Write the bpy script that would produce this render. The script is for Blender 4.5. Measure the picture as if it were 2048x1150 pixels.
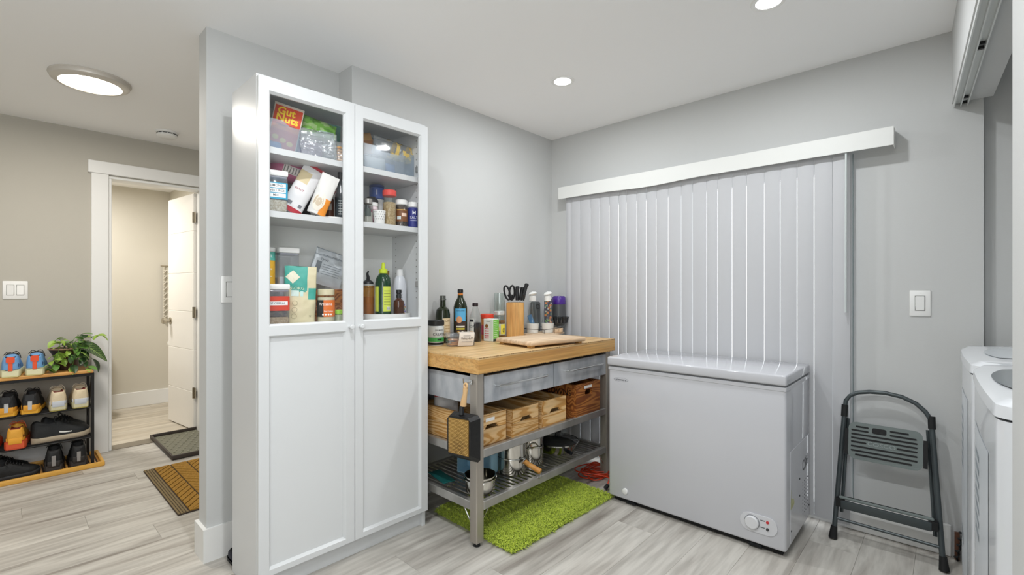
import bpy, bmesh, math, random
from mathutils import Matrix, Vector, noise
R = math.radians
random.seed(7)
for o in list(bpy.data.objects): bpy.data.objects.remove(o)
S = bpy.context.scene; COL = S.collection
# ---------------------------------------------------------------- camera
cam = bpy.data.objects.new('camera', bpy.data.cameras.new('camera')); COL.objects.link(cam)
cam.location = (2.255, -2.885, 1.187); cam.rotation_euler = (R(90), 0, R(42.825))
cam.data.sensor_fit = 'HORIZONTAL'; cam.data.sensor_width = 36; cam.data.lens = 946.15*36/2048
cam.data.shift_y = 6/2048; cam.data.clip_start = .02
S.camera = cam
# ---------------------------------------------------------------- world, exposure
W = bpy.data.worlds.new('world'); S.world = W; W.use_nodes = True
W.node_tree.nodes['Background'].inputs[0].default_value = (.93, .97, 1, 1)
W.node_tree.nodes['Background'].inputs[1].default_value = 1.8
S.view_settings.view_transform = 'Standard'; S.view_settings.look = 'None'
S.view_settings.gamma = 1; S.view_settings.exposure = 0.42
S.view_settings.use_curve_mapping = False
try:
    S.cycles.transparent_max_bounces = 24; S.cycles.max_bounces = 10; S.cycles.diffuse_bounces = 6
except Exception: pass
def area(name, loc, rot, power, color, shape, sx, sy=None):
    l = bpy.data.lights.new(name, 'AREA'); l.energy = power; l.color = color; l.shape = shape; l.size = sx
    if sy: l.size_y = sy
    o = bpy.data.objects.new(name, l); COL.objects.link(o); o.location = loc; o.rotation_euler = rot
    return o
FRONT_W, REAR_W, HALL_W, SIDE_FILL_W = 5.8, 10.0, 14.0, 22.0
# added daylight fill, unseen behind the camera, and the bathroom's own lamp
area('added_side_daylight', (2.40, -3.75, 1.52), (R(90), 0, R(90+2.9)), SIDE_FILL_W, (.95, .98, 1), 'RECTANGLE', 1.45, 1.1)
area('bathroom_lamp', (-3.1, -2.6, 2.2), (0, 0, 0), 20, (1, .97, .92), 'DISK', .3)
# ---------------------------------------------------------------- materials
def lin(h):
    h = h.lstrip('#'); c = [int(h[i:i+2], 16)/255 for i in (0, 2, 4)]
    return tuple(x/12.92 if x <= .04045 else ((x+.055)/1.055)**2.4 for x in c)+(1,)
MATS = {}
def mat(name, col='#808080', rough=.5, metal=0, bump=None, var=None, emit=0, spec=.5, coat=0, trans=0, sheen=0, world=False):
    """bump=(scale,strength[,stretch xyz]); var=(hex2, scale, stretch xyz, contrast)"""
    if name in MATS: return MATS[name]
    m = bpy.data.materials.new(name); MATS[name] = m; m.use_nodes = True
    nt = m.node_tree; b = nt.nodes['Principled BSDF']
    b.inputs['Base Color'].default_value = lin(col); b.inputs['Roughness'].default_value = rough
    b.inputs['Metallic'].default_value = metal; b.inputs['Specular IOR Level'].default_value = spec
    b.inputs['Coat Weight'].default_value = coat
    if sheen: b.inputs['Sheen Weight'].default_value = sheen
    if emit:
        b.inputs['Emission Color'].default_value = lin(col); b.inputs['Emission Strength'].default_value = emit
    if trans:
        t = nt.nodes.new('ShaderNodeBsdfTranslucent'); t.inputs[0].default_value = lin(col)
        mx = nt.nodes.new('ShaderNodeMixShader'); mx.inputs[0].default_value = trans
        nt.links.new(b.outputs[0], mx.inputs[1]); nt.links.new(t.outputs[0], mx.inputs[2])
        nt.links.new(mx.outputs[0], nt.nodes['Material Output'].inputs[0])
    def coords(st):
        tc = nt.nodes.new('ShaderNodeTexCoord'); mp = nt.nodes.new('ShaderNodeMapping')
        nt.links.new(tc.outputs['Object'], mp.inputs[0]); mp.inputs['Scale'].default_value = st
        return mp
    if var:
        st = var[2] if len(var) > 2 else (1, 1, 1)
        n = nt.nodes.new('ShaderNodeTexNoise'); n.inputs['Scale'].default_value = var[1]; n.inputs['Detail'].default_value = 6
        nt.links.new(coords(st).outputs[0], n.inputs['Vector'])
        cr = nt.nodes.new('ShaderNodeValToRGB'); k = var[3] if len(var) > 3 else .15
        cr.color_ramp.elements[0].position = .5-k; cr.color_ramp.elements[1].position = .5+k
        cr.color_ramp.elements[0].color = lin(var[0]); cr.color_ramp.elements[1].color = lin(col)
        nt.links.new(n.outputs[0], cr.inputs[0]); nt.links.new(cr.outputs[0], b.inputs['Base Color'])
    if bump:
        n = nt.nodes.new('ShaderNodeTexNoise'); n.inputs['Scale'].default_value = bump[0]; n.inputs['Detail'].default_value = 4
        nt.links.new(coords(bump[2] if len(bump) > 2 else (1, 1, 1)).outputs[0], n.inputs['Vector'])
        bp = nt.nodes.new('ShaderNodeBump'); bp.inputs['Strength'].default_value = bump[1]; bp.inputs['Distance'].default_value = .01
        nt.links.new(n.outputs[0], bp.inputs['Height']); nt.links.new(bp.outputs[0], b.inputs['Normal'])
    return m
def clear(name, tint='#ffffff', milk=0, milkcol='#ffffff', ior=1.45, rough=.03, bump=None):
    if name in MATS: return MATS[name]
    m = bpy.data.materials.new(name); MATS[name] = m; m.use_nodes = True; nt = m.node_tree
    nt.nodes.remove(nt.nodes['Principled BSDF']); out = nt.nodes['Material Output']
    t = nt.nodes.new('ShaderNodeBsdfTransparent'); t.inputs[0].default_value = lin(tint)
    g = nt.nodes.new('ShaderNodeBsdfGlossy'); g.inputs['Roughness'].default_value = rough
    fr = nt.nodes.new('ShaderNodeLayerWeight'); fr.inputs[0].default_value = .5
    pw = nt.nodes.new('ShaderNodeMath'); pw.operation = 'POWER'; pw.inputs[1].default_value = 3.2
    ma = nt.nodes.new('ShaderNodeMath'); ma.operation = 'MULTIPLY_ADD'; ma.inputs[1].default_value = .75; ma.inputs[2].default_value = ((ior-1)/(ior+1))**2*1.3
    nt.links.new(fr.outputs['Facing'], pw.inputs[0]); nt.links.new(pw.outputs[0], ma.inputs[0])
    src = t
    if milk:
        d = nt.nodes.new('ShaderNodeBsdfDiffuse'); d.inputs[0].default_value = lin(milkcol)
        mm = nt.nodes.new('ShaderNodeMixShader'); mm.inputs[0].default_value = milk
        nt.links.new(t.outputs[0], mm.inputs[1]); nt.links.new(d.outputs[0], mm.inputs[2]); src = mm
    mx = nt.nodes.new('ShaderNodeMixShader')
    nt.links.new(ma.outputs[0], mx.inputs[0]); nt.links.new(src.outputs[0], mx.inputs[1]); nt.links.new(g.outputs[0], mx.inputs[2])
    if bump:
        tc = nt.nodes.new('ShaderNodeTexCoord'); n = nt.nodes.new('ShaderNodeTexNoise'); n.inputs['Scale'].default_value = bump[0]
        bp = nt.nodes.new('ShaderNodeBump'); bp.inputs['Strength'].default_value = bump[1]; bp.inputs['Distance'].default_value = .01
        nt.links.new(tc.outputs['Object'], n.inputs['Vector']); nt.links.new(n.outputs[0], bp.inputs['Height'])
        nt.links.new(bp.outputs[0], g.inputs['Normal']); nt.links.new(bp.outputs[0], fr.inputs['Normal'])
    nt.links.new(mx.outputs[0], out.inputs[0]); return m
def plank_mat(name, c1, c2, c3, stretch, scale=1.0, rnd=.12, rough=.45, rings=0):
    m = bpy.data.materials.new(name); MATS[name] = m; m.use_nodes = True; nt = m.node_tree; b = nt.nodes['Principled BSDF']
    L = nt.links.new; N = nt.nodes.new
    tc = N('ShaderNodeTexCoord'); oi = N('ShaderNodeObjectInfo')
    off = N('ShaderNodeVectorMath'); off.operation = 'MULTIPLY_ADD'
    sc = N('ShaderNodeCombineXYZ'); L(oi.outputs['Random'], sc.inputs[0]); L(oi.outputs['Random'], sc.inputs[1]); L(oi.outputs['Random'], sc.inputs[2])
    off.inputs[1].default_value = (37, 53, 71); L(sc.outputs[0], off.inputs[0]); L(tc.outputs['Object'], off.inputs[2])
    mp = N('ShaderNodeMapping'); mp.inputs['Scale'].default_value = stretch; L(off.outputs[0], mp.inputs[0])
    n1 = N('ShaderNodeTexNoise'); n1.inputs['Scale'].default_value = 6*scale; n1.inputs['Detail'].default_value = 8; n1.inputs['Distortion'].default_value = 1.2; L(mp.outputs[0], n1.inputs['Vector'])
    n2 = N('ShaderNodeTexNoise'); n2.inputs['Scale'].default_value = 26*scale; n2.inputs['Detail'].default_value = 5; L(mp.outputs[0], n2.inputs['Vector'])
    cr = N('ShaderNodeValToRGB'); e = cr.color_ramp.elements
    e[0].position = .30; e[0].color = lin(c3); e[1].position = .62; e[1].color = lin(c1)
    k = e.new(.44); k.color = lin(c2); L(n1.outputs[0], cr.inputs[0])
    if rings:
        n1.inputs['Detail'].default_value = 2; n1.inputs['Distortion'].default_value = .3
        mu = N('ShaderNodeMath'); mu.operation = 'MULTIPLY'; mu.inputs[1].default_value = rings; pp_ = N('ShaderNodeMath'); pp_.operation = 'PINGPONG'; pp_.inputs[1].default_value = .5
        ad = N('ShaderNodeMath'); ad.operation = 'MULTIPLY_ADD'; ad.inputs[1].default_value = 1.6; ad.inputs[2].default_value = .05
        L(n1.outputs[0], mu.inputs[0]); L(mu.outputs[0], pp_.inputs[0]); L(pp_.outputs[0], ad.inputs[0]); L(ad.outputs[0], cr.inputs[0])
    cr2 = N('ShaderNodeValToRGB'); cr2.color_ramp.elements[0].position = .35; cr2.color_ramp.elements[1].position = .6
    cr2.color_ramp.elements[0].color = (.62, .61, .60, 1); cr2.color_ramp.elements[1].color = (1, 1, 1, 1); L(n2.outputs[0], cr2.inputs[0])
    mx = N('ShaderNodeMix'); mx.data_type = 'RGBA'; mx.blend_type = 'MULTIPLY'; mx.inputs[0].default_value = .6
    L(cr.outputs[0], mx.inputs[6]); L(cr2.outputs[0], mx.inputs[7])
    mr = N('ShaderNodeMapRange'); mr.inputs[3].default_value = 1-rnd; mr.inputs[4].default_value = 1+rnd*.6; L(oi.outputs['Random'], mr.inputs[0])
    vm = N('ShaderNodeVectorMath'); vm.operation = 'SCALE'; L(mx.outputs[2], vm.inputs[0]); L(mr.outputs[0], vm.inputs['Scale'])
    L(vm.outputs[0], b.inputs['Base Color']); b.inputs['Roughness'].default_value = rough
    bp = N('ShaderNodeBump'); bp.inputs['Strength'].default_value = .12; bp.inputs['Distance'].default_value = .003
    L(n1.outputs[0], bp.inputs['Height']); L(bp.outputs[0], b.inputs['Normal'])
    return m
WALL = mat('wall_paint', '#c6c7c6', .75, bump=(180, .04))
HALLP = mat('wall_paint_warm_lit', '#b6b2a8', .75, bump=(180, .04))  # same wall paint, with the hall's warm light put into its colour
CEIL = mat('ceiling_paint', '#f8f8f8', .85)
TRIM = mat('trim_white', '#e4e4e2', .4)
CABW = mat('cabinet_white', '#d2d4d5', .34)
CABI = mat('cabinet_inside', '#eceeec', .5)
FREEZ = mat('freezer_white', '#c8c9ce', .1)
BLACK = mat('black_plastic', '#17181a', .4)
RUB = mat('black_rubber', '#0d0e0f', .7)
STEEL = mat('stainless', '#bdbbb7', .30, .7, var=('#9a9792', 14, (1, 1, .3), .3))
BSTEEL = mat('brushed_steel', '#c4c6c9', .40, .4, var=('#a3a7ad', 12, (1, 1, .5), .12))
POTS = mat('pot_steel', '#d3d0c9', .12, 1)
CHROME = mat('chrome', '#c9c9c7', .1, 1)
DKM = mat('dark_metal', '#202326', .4, .6)
WHITE = mat('white_plastic', '#ececea', .35)
GLASS = clear('pane_glass', '#ffffff', ior=1.35)
BOTGL = clear('bottle_glass', '#f6f9f8', ior=1.5)
PLAS = clear('clear_plastic', '#eef0f2', .10, '#dfe3ea', 1.4, .08)
BIN = clear('milky_bin', '#eef3f7', .26, '#cfdbe6', 1.35, .2)
PINE = plank_mat('pine', '#e6c08a', '#e0b67b', '#c6924f', (.8, .10, 1), 1.1, .08, .5, 26)
PINEX = plank_mat('pine_across', '#e6c08a', '#e0b67b', '#c6924f', (.10, .8, 1), 1.1, .08, .5, 26)
DPINE = plank_mat('stained_pine', '#b9783c', '#a4632f', '#854a24', (.8, .12, 1), 1.2, .08, .45, 20)
BAMB = plank_mat('bamboo', '#d9ab68', '#cd9a55', '#b98546', (1, .05, 2.5), 2.2, .0, .4)
BAMBT = plank_mat('bamboo_top', '#dcba86', '#d2ab72', '#c4985c', (1.2, .06, 1), 3, .0, .42)
BAMBV = plank_mat('bamboo_block', '#d8a660', '#cb9550', '#b67f3f', (1.4, 1.4, .08), 4, .0, .42)
PALEW = plank_mat('pale_board', '#e6cdb0', '#dcbf9e', '#cfae8a', (1, .1, 1), 3, .0, .55)
FLOORM = plank_mat('floor_plank', '#d0ccc4', '#bfbab2', '#989189', (1, .09, 1), 1.6, .07, .42)
FLOORB = plank_mat('bath_plank', '#c9c1b2', '#bfb5a4', '#a79d8c', (1, .08, 1), .9, .06, .45)
# ---------------------------------------------------------------- mesh builder
INV = {}
class MB:
    def __init__(s): s.v = []; s.f = []; s.m = []
    def add(s, vs, fs, m=0, M=None):
        n = len(s.v)
        s.v += [tuple(M @ Vector(p)) if M else tuple(p) for p in vs]
        s.f += [tuple(i+n for i in f) for f in fs]; s.m += [m]*len(fs); return s
    def box(s, x0, x1, y0, y1, z0, z1, m=0, M=None):
        return s.add([(x, y, z) for z in (z0, z1) for y in (y0, y1) for x in (x0, x1)],
                     [(0, 2, 3, 1), (4, 5, 7, 6), (0, 1, 5, 4), (2, 6, 7, 3), (0, 4, 6, 2), (1, 3, 7, 5)], m, M)
    def rbox(s, x0, x1, y0, y1, z0, z1, r=.005, seg=2, m=0, M=None, edges=None):
        bm = bmesh.new(); bmesh.ops.create_cube(bm, size=1)
        for v in bm.verts: v.co = ((x0+x1)/2+v.co.x*(x1-x0), (y0+y1)/2+v.co.y*(y1-y0), (z0+z1)/2+v.co.z*(z1-z0))
        es = bm.edges[:]
        if edges:   # bevel only edges along the axis
            a = 'xyz'.index(edges); es = [e for e in es if abs((e.verts[0].co-e.verts[1].co)[a]) > 1e-6 and sum(abs(c) for c in (e.verts[0].co-e.verts[1].co)) - abs((e.verts[0].co-e.verts[1].co)[a]) < 1e-6]
        bmesh.ops.bevel(bm, geom=es, offset=r, segments=seg, affect='EDGES', profile=.5)
        bm.verts.index_update(); s.add([v.co[:] for v in bm.verts], [[v.index for v in f.verts] for f in bm.faces], m, M); bm.free(); return s
    def lathe(s, prof, n=24, c=(0, 0, 0), m=0, M=None, ms=None, sx=1, sy=1):
        vs = []; fs = []; idx = []
        for r, z in prof:
            if r < 1e-5: idx.append([len(vs)]); vs.append((c[0], c[1], c[2]+z))
            else:
                idx.append(list(range(len(vs), len(vs)+n)))
                vs += [(c[0]+r*sx*math.cos(2*math.pi*i/n), c[1]+r*sy*math.sin(2*math.pi*i/n), c[2]+z) for i in range(n)]
        for k in range(len(prof)-1):
            a, b = idx[k], idx[k+1]; mm = ms[k] if ms else m
            for i in range(n):
                j = (i+1) % n
                if len(a) == 1 and len(b) == 1: continue
                f = (a[0], b[j], b[i]) if len(a) == 1 else (a[i], a[j], b[0]) if len(b) == 1 else (a[i], a[j], b[j], b[i])
                s.add([], [], mm); fs.append((f, mm))
        n0 = len(s.v); s.v += [tuple(M @ Vector(p)) if M else p for p in vs]
        for f, mm in fs: s.f.append(tuple(i+n0 for i in f)); s.m.append(mm)
        return s
    def cyl(s, p0, p1, r, n=16, m=0, r2=None, M=None):
        return s.tube([p0, p1], r, n, m=m, rs=[r, r if r2 is None else r2], M=M)
    def tube(s, pts, r, n=8, closed=False, m=0, rs=None, M=None, cap=True):
        P = [Vector(p) for p in pts]; k = len(P); rings = []; up = None; vs = []; fs = []
        for i, p in enumerate(P):
            a = P[(i-1) % k] if (closed or i > 0) else P[i]; b = P[(i+1) % k] if (closed or i < k-1) else P[i]
            t = (b-a).normalized()
            if up is None: up = Vector((0, 0, 1)) if abs(t.z) < .9 else Vector((1, 0, 0))
            u = (up-t*up.dot(t))
            if u.length < 1e-6: u = t.orthogonal()
            u.normalize(); w = t.cross(u); up = u; rr = rs[i] if rs else r
            rings.append(len(vs)); vs += [tuple(p+u*rr*math.cos(2*math.pi*j/n)+w*rr*math.sin(2*math.pi*j/n)) for j in range(n)]
        for i in range(k if closed else k-1):
            a, b = rings[i], rings[(i+1) % k]
            for j in range(n): fs.append((a+j, a+(j+1) % n, b+(j+1) % n, b+j))
        if cap and not closed:
            fs.append(tuple(range(n-1, -1, -1))); fs.append(tuple(rings[-1]+j for j in range(n)))
        return s.add(vs, fs, m, M)
    def prism(s, poly, axis, a, b, m=0, M=None):
        n = len(poly)
        def p(q, t): return (t, q[0], q[1]) if axis == 'x' else (q[0], t, q[1]) if axis == 'y' else (q[0], q[1], t)
        vs = [p(q, a) for q in poly]+[p(q, b) for q in poly]
        return s.add(vs, [tuple(range(n-1, -1, -1)), tuple(range(n, 2*n))]+[(i, (i+1) % n, n+(i+1) % n, n+i) for i in range(n)], m, M)
    def grid(s, F, nu, nv, cu=False, m=0, mf=None, M=None):
        n0 = len(s.v); mu = nu if cu else nu+1
        for j in range(nv+1):
            for i in range(mu):
                p = F(i/nu, j/nv); s.v.append(tuple(M @ Vector(p)) if M else tuple(p))
        for j in range(nv):
            for i in range(nu):
                a = j*mu+i; b = j*mu+(i+1) % mu
                s.f.append((n0+a, n0+b, n0+b+mu, n0+a+mu)); s.m.append(mf((i+.5)/nu, (j+.5)/nv) if mf else m)
        return s
    def decal(s, pts, F, m=0):
        vs, fs = pts
        return s.add([F(x, z) for x, z in vs], fs, m)
    def mesh(s, name, mats, smooth=True, angle=35, inv=None):
        me = bpy.data.meshes.new(name)
        vs = s.v if inv is None else [tuple(inv @ Vector(p)) for p in s.v]
        me.from_pydata(vs, [], s.f)
        for mt in (mats if isinstance(mats, (list, tuple)) else [mats]): me.materials.append(mt)
        if len(set(s.m)) > 1: me.polygons.foreach_set('material_index', s.m)
        bm = bmesh.new(); bm.from_mesh(me); bmesh.ops.recalc_face_normals(bm, faces=bm.faces); bm.to_mesh(me); bm.free()
        if smooth:
            me.polygons.foreach_set('use_smooth', [True]*len(me.polygons)); me.set_sharp_from_angle(angle=R(angle))
        return me
    def build(s, name, mats, parent=None, world=False, smooth=True, angle=35, loc=None):
        inv = INV.get(parent.name) if (world and parent) else None
        o = bpy.data.objects.new(name, s.mesh(name, mats, smooth, angle, inv)); COL.objects.link(o)
        if parent: o.parent = parent
        if loc: o.location = loc
        return o
def obj(name, me, parent=None, loc=(0, 0, 0), rot=None):
    o = bpy.data.objects.new(name, me); COL.objects.link(o); o.location = loc
    if rot: o.rotation_euler = rot
    if parent: o.parent = parent
    return o
def tag(o, label, cat, group=None):
    o['label'] = label; o['category'] = cat
    if group: o['group'] = group
    return o
def thing(name, label, cat, loc=(0, 0, 0), rotz=0, group=None, rot=None):
    o = bpy.data.objects.new(name, None); COL.objects.link(o); o.empty_display_size = .05
    o.location = loc; o.rotation_euler = rot if rot else (0, 0, R(rotz))
    tag(o, label, cat, group)
    INV[o.name] = (Matrix.Translation(loc) @ o.rotation_euler.to_matrix().to_4x4()).inverted()
    return o
def struct(name, mb, mats, label, smooth=False):
    o = mb.build(name, mats, smooth=smooth); o['kind'] = 'structure'; o['label'] = label; INV[o.name] = Matrix.Identity(4); return o
def RX(a): return Matrix.Rotation(R(a), 4, 'X')
def RY(a): return Matrix.Rotation(R(a), 4, 'Y')
def RZ(a): return Matrix.Rotation(R(a), 4, 'Z')
def T(x, y, z): return Matrix.Translation((x, y, z))
# flat print helpers -----------------------------------------------------------
def text2d(s, size, squash=1, bold=.005):
    cu = bpy.data.curves.new('t', 'FONT'); cu.body = s; cu.size = size; cu.align_x = 'CENTER'; cu.align_y = 'CENTER'; cu.resolution_u = 2; cu.offset = size*bold
    o = bpy.data.objects.new('t', cu); me = bpy.data.meshes.new_from_object(o)
    r = ([(v.co.x*squash, v.co.y) for v in me.vertices], [tuple(p.vertices) for p in me.polygons])
    bpy.data.objects.remove(o); bpy.data.meshes.remove(me); bpy.data.curves.remove(cu); return r
def shift(p, dx, dz, rot=0):
    c, s_ = math.cos(R(rot)), math.sin(R(rot))
    return ([(x*c-z*s_+dx, x*s_+z*c+dz) for x, z in p[0]], p[1])
def rect2d(x0, x1, z0, z1, n=6, k=1):
    vs = [(x0+(x1-x0)*i/n, z0+(z1-z0)*j/k) for j in range(k+1) for i in range(n+1)]
    return (vs, [(j*(n+1)+i, j*(n+1)+i+1, (j+1)*(n+1)+i+1, (j+1)*(n+1)+i) for j in range(k) for i in range(n)])
def ell2d(cx, cz, rx, rz, n=20):
    vs = [(cx, cz)]+[(cx+k*rx*math.cos(2*math.pi*i/n), cz+k*rz*math.sin(2*math.pi*i/n)) for k in (.5, 1) for i in range(n)]
    return (vs, [(0, 1+i, 1+(i+1) % n) for i in range(n)]+[(1+i, 1+n+i, 1+n+(i+1) % n, 1+(i+1) % n) for i in range(n)])
def ring2d(cx, cz, r0, r1, n=20):
    vs = [(cx+r*math.cos(2*math.pi*i/n), cz+r*math.sin(2*math.pi*i/n)) for r in (r0, r1) for i in range(n)]
    return (vs, [(i, (i+1) % n, n+(i+1) % n, n+i) for i in range(n)])
def Fcyl(r): return lambda x, z: (r*math.sin(x/r), -r*math.cos(x/r), z)
def Fflat(y): return lambda x, z: (x, y, z)
def ink(c): return mat('ink_'+c.strip('#'), c, .5)
def prints(parent, F, items, off=None):
    """items: (shape2d, hex, name)"""
    by = {}; lb = [c for c in parent.children if c.name.split('.')[0] == 'label']
    for sh, c, nm in items: by.setdefault((nm, c), []).append(sh)
    for (nm, c), L in by.items():
        mb = MB()
        for sh in L: mb.decal(sh, F)
        o = mb.build(nm, ink(c), lb[0] if (lb and nm != 'label') else parent, smooth=False)
        if len(L) > 1 and nm not in ('lettering', 'label'): o['kind'] = 'stuff'
# ================================================================ SETTING
Cz = 2.345
# floor boards -------------------------------------------------------------------
fl = struct('floor', MB().box(-2.44, 3.1, -5.3, .12, -.06, -.014), mat('subfloor', '#8d877d', .9), 'grey wood plank floor of the room and hall')
PW, PL = .19, 1.25
pm = MB().rbox(-PW/2+.0003, PW/2-.0003, -PL/2+.0003, PL/2-.0003, -.013, 0, .0007, 1).mesh('plank', FLOORM, False)
rows = int(5.5/PW)+1
for i in range(rows):
    x = -2.42+PW*(i+.5); y = -5.25+PL/2-((i*0.41) % 1)*PL; k = 0
    while y-PL/2 < .1:
        y0, y1 = max(y-PL/2, -5.28), min(y+PL/2, .1); L = y1-y0
        if L > .05 and x-PW/2 < 3.05:
            o = obj('plank', pm, fl, (x, (y0+y1)/2, 0)); o.scale = (1, L/PL, 1)
        y += PL
fb = struct('floor', MB().box(-3.9, -2.44, -3.6, -1.2, -.06, -.014), mat('subfloor'), 'pale plank floor of the bathroom beyond the doorway')
pb = MB().rbox(-.1, .1, -.75, .75, -.013, 0, .0015, 1).mesh('plank', FLOORB, False)
for i in range(7):
    for j in range(-1, 2):
        y = -2.2+1.5*j+((i*.37) % 1)*1.2-.4
        y0, y1 = max(y-.75, -3.6), min(y+.75, -1.2)
        if y1-y0 > .05: o = obj('plank', pb, fb, (-3.8+.2*i+.04, (y0+y1)/2, 0)); o.scale = (1, (y1-y0)/1.5, 1)
struct('ceiling', MB().box(-2.44, 3.1, -5.3, .15, Cz, Cz+.1), CEIL, 'flat white ceiling of the room and hall')
struct('ceiling', MB().box(-3.9, -2.43, -3.6, -1.2, 2.235, 2.33), CEIL, 'white bathroom ceiling seen through the doorway')
# back wall with the patio door opening ---------------------------------------------
OX0, OX1, OZ = .22, 1.84, 1.86
struct('wall_back', MB().box(-2.44, OX0, 0, .14, 0, Cz).box(OX1, 2.36, 0, .14, 0, Cz).box(OX0, OX1, 0, .14, OZ, Cz)
       .box(2.36, 3.1, .05, .14, 0, Cz), WALL, 'light grey wall behind the blinds and chest freezer')
wn = thing('window_1', 'glass patio door hidden behind the vertical blinds', 'window', (OX0, .07, .0)); del wn['category']; wn['kind'] = 'structure'
ALU = mat('window_vinyl', '#dfe1e0', .4)
for a in ((OX0, OX0+.06), (1.0, 1.07), (OX1-.06, OX1)): MB().box(a[0], a[1], .05, .11, .0, OZ).build('frame_stile', ALU, wn, True)
for a in ((.0, .06), (OZ-.06, OZ)): MB().box(OX0+.06, OX1-.06, .055, .105, *a).build('frame_rail', ALU, wn, True)
for a in ((OX0+.06, 1.0), (1.07, OX1-.06)): MB().box(a[0], a[1], .075, .081, .06, OZ-.06).build('pane', GLASS, wn, True)
# left wall, its stub and the hall -----------------------------------------------------
struct('wall_left', MB().box(-.247, 0, -1.662, 0, 0, Cz).box(-.247, -.137, -2.275, -1.662, 0, Cz), WALL, 'light grey partition wall behind the white pantry cabinet, ending beside the hall')
XW = -2.306; DY0, DY1, DZ = -2.348, -1.745, 2.03
struct('wall_hall', MB().box(XW-.12, XW, -5.3, DY0, 0, Cz).box(XW-.12, XW, DY1, 0, 0, Cz).box(XW-.12, XW, DY0, DY1, DZ, Cz), HALLP, 'hall wall with the bathroom doorway, warm light tinted into its colour')
struct('wall_bathroom', MB().box(-3.95, -3.86, -3.6, -1.2, 0, 2.3).box(-3.9, -2.43, -1.66, -1.55, 0, 2.3).box(-3.9, -2.43, -3.6, -3.5, 0, 2.3), mat('bath_paint', '#cbc6ba', .75), 'plain beige wall inside the bathroom')
struct('wall_rear', MB().box(-2.44, 3.1, -5.3, -5.2, 0, Cz), WALL, 'grey wall opposite the blinds')
# right: laundry closet (header, jamb wall, inner walls); its face runs slightly out of square
def fx(y): return 2.26-.05*y
hd = MB().prism([(fx(0), 0), (fx(-1.62), -1.62), (fx(-1.62)+.125, -1.62), (fx(0)+.13, 0)], 'z', 2.02, Cz)
struct('wall_header', hd, WALL, 'boxed header above the laundry closet opening')
def seg(y0, y1, z0, z1): return ([(fx(y0), y0), (fx(y1), y1), (fx(y1)+.12, y1), (fx(y0)+.12, y0)], 'z', z0, z1)
jb = MB()
for sg in ((-1.60, -2.98, 0, Cz), (-4.52, -5.2, 0, Cz), (-2.98, -4.52, 0, .95), (-2.98, -4.52, 2.09, Cz)): jb.prism(*seg(*sg))
struct('wall_right', jb, WALL, 'grey wall ending at the laundry closet opening')
w2 = thing('added_window', 'added unseen window behind the camera for the side daylight', 'window', (2.5, -3.75, .95)); del w2['category']; w2['kind'] = 'structure'  # added out of view, as the opening for the daylight fill
for y in (-2.98, -3.73, -4.47): MB().box(fx(y)+.04, fx(y)+.10, y-.05, y, .95, 2.09).build('frame_stile', ALU, w2, True)
for y0, y1 in ((-3.68-.05, -3.03), (-4.47, -3.78)): MB().prism([(fx(y0)+.068, y0), (fx(y1)+.068, y1), (fx(y1)+.074, y1), (fx(y0)+.074, y0)], 'z', .95, 2.09).build('pane', GLASS, w2, True)
struct('wall_closet', MB().box(3.0, 3.1, -5.2, .05, 0, Cz).box(2.45, 3.0, -1.7, -1.62, 0, Cz), WALL, 'inner wall of the laundry closet behind the machines')
# sliding-door track under the header
tr = thing('door_track', 'white metal sliding door track under the closet header', 'door track', (2.3, -.6, 2.0))
M_ = Matrix.Translation((fx(0)+.028, 0, 0)) @ Matrix.Rotation(math.atan(.05), 4, 'Z')
mb = MB(); mb.box(-.024, .024, -1.6, -.004, 2.016, 2.02, M=M_)
for x in (-.024, -.002, .020): mb.box(x, x+.004, -1.6, -.004, 2.0, 2.017, M=M_)
mb.build('channel', mat('track_white', '#d9dcda', .35, .2), tr, True, smooth=False)
for y in (-.018, -.09, -.62, -.66): MB().box(.003, .019, y-.012, y, 2.006, 2.0165, M=M_).build('roller_clip', BLACK, tr, True, smooth=False)
# baseboards, casing ------------------------------------------------------------------
def bb(name, lab, *bs):
    mb = MB()
    for b in bs: mb.rbox(*b, .003, 1)
    return struct(name, mb, TRIM, lab)
struct('baseboard_left', MB().prism([(-.247, -.02), (-.262, -.02), (-.262, -2.29), (-.122, -2.29), (-.122, -1.677), (.015, -1.677), (.015, -.01), (0, -.01), (0, -1.662), (-.137, -1.662), (-.137, -2.275), (-.247, -2.275)], 'z', 0, .144), TRIM, 'white baseboard around the end of the partition wall')
bb('baseboard_back', 'white baseboard behind the step stool', (1.868, 2.258, -.016, 0, .002, .142))
bb('baseboard_hall', 'white baseboard behind the shoe rack', (XW, XW+.015, -5.2, -2.45, 0, .144))
bb('baseboard_bathroom', 'white baseboard inside the bathroom', (-3.86, -3.845, -3.5, -1.66, 0, .15), (-3.845, -2.45, -1.675, -1.66, 0, .15))
bb('trim_1', 'white casing board on the latch side of the bathroom doorway', (XW, XW+.02, -2.445, DY0, 0, 2.04))
bb('trim_2', 'white casing board on the hinge side of the bathroom doorway', (XW, XW+.02, DY1, -1.65, 0, 2.04))
bb('trim_3', 'white head casing over the bathroom doorway', (XW, XW+.026, -2.463, -1.632, 2.04, 2.13))
bb('trim_4', 'white jamb lining of the bathroom doorway', (XW-.125, XW+.004, DY0, DY0+.018, 0, 2.014), (XW-.125, XW+.004, DY1-.018, DY1, 0, 2.014), (XW-.125, XW+.004, DY0, DY1, 2.014, 2.032))
struct('trim_5', MB().box(XW-.13, XW+.0, DY0+.018, DY1-.018, .0, .004), mat('threshold', '#8d8578', .4, .5), 'metal threshold strip in the bathroom doorway')
struct('trim_6', MB().box(.2, 1.868, -.004, .14, 0, .022), TRIM, 'white sill strip under the patio door')
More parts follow.
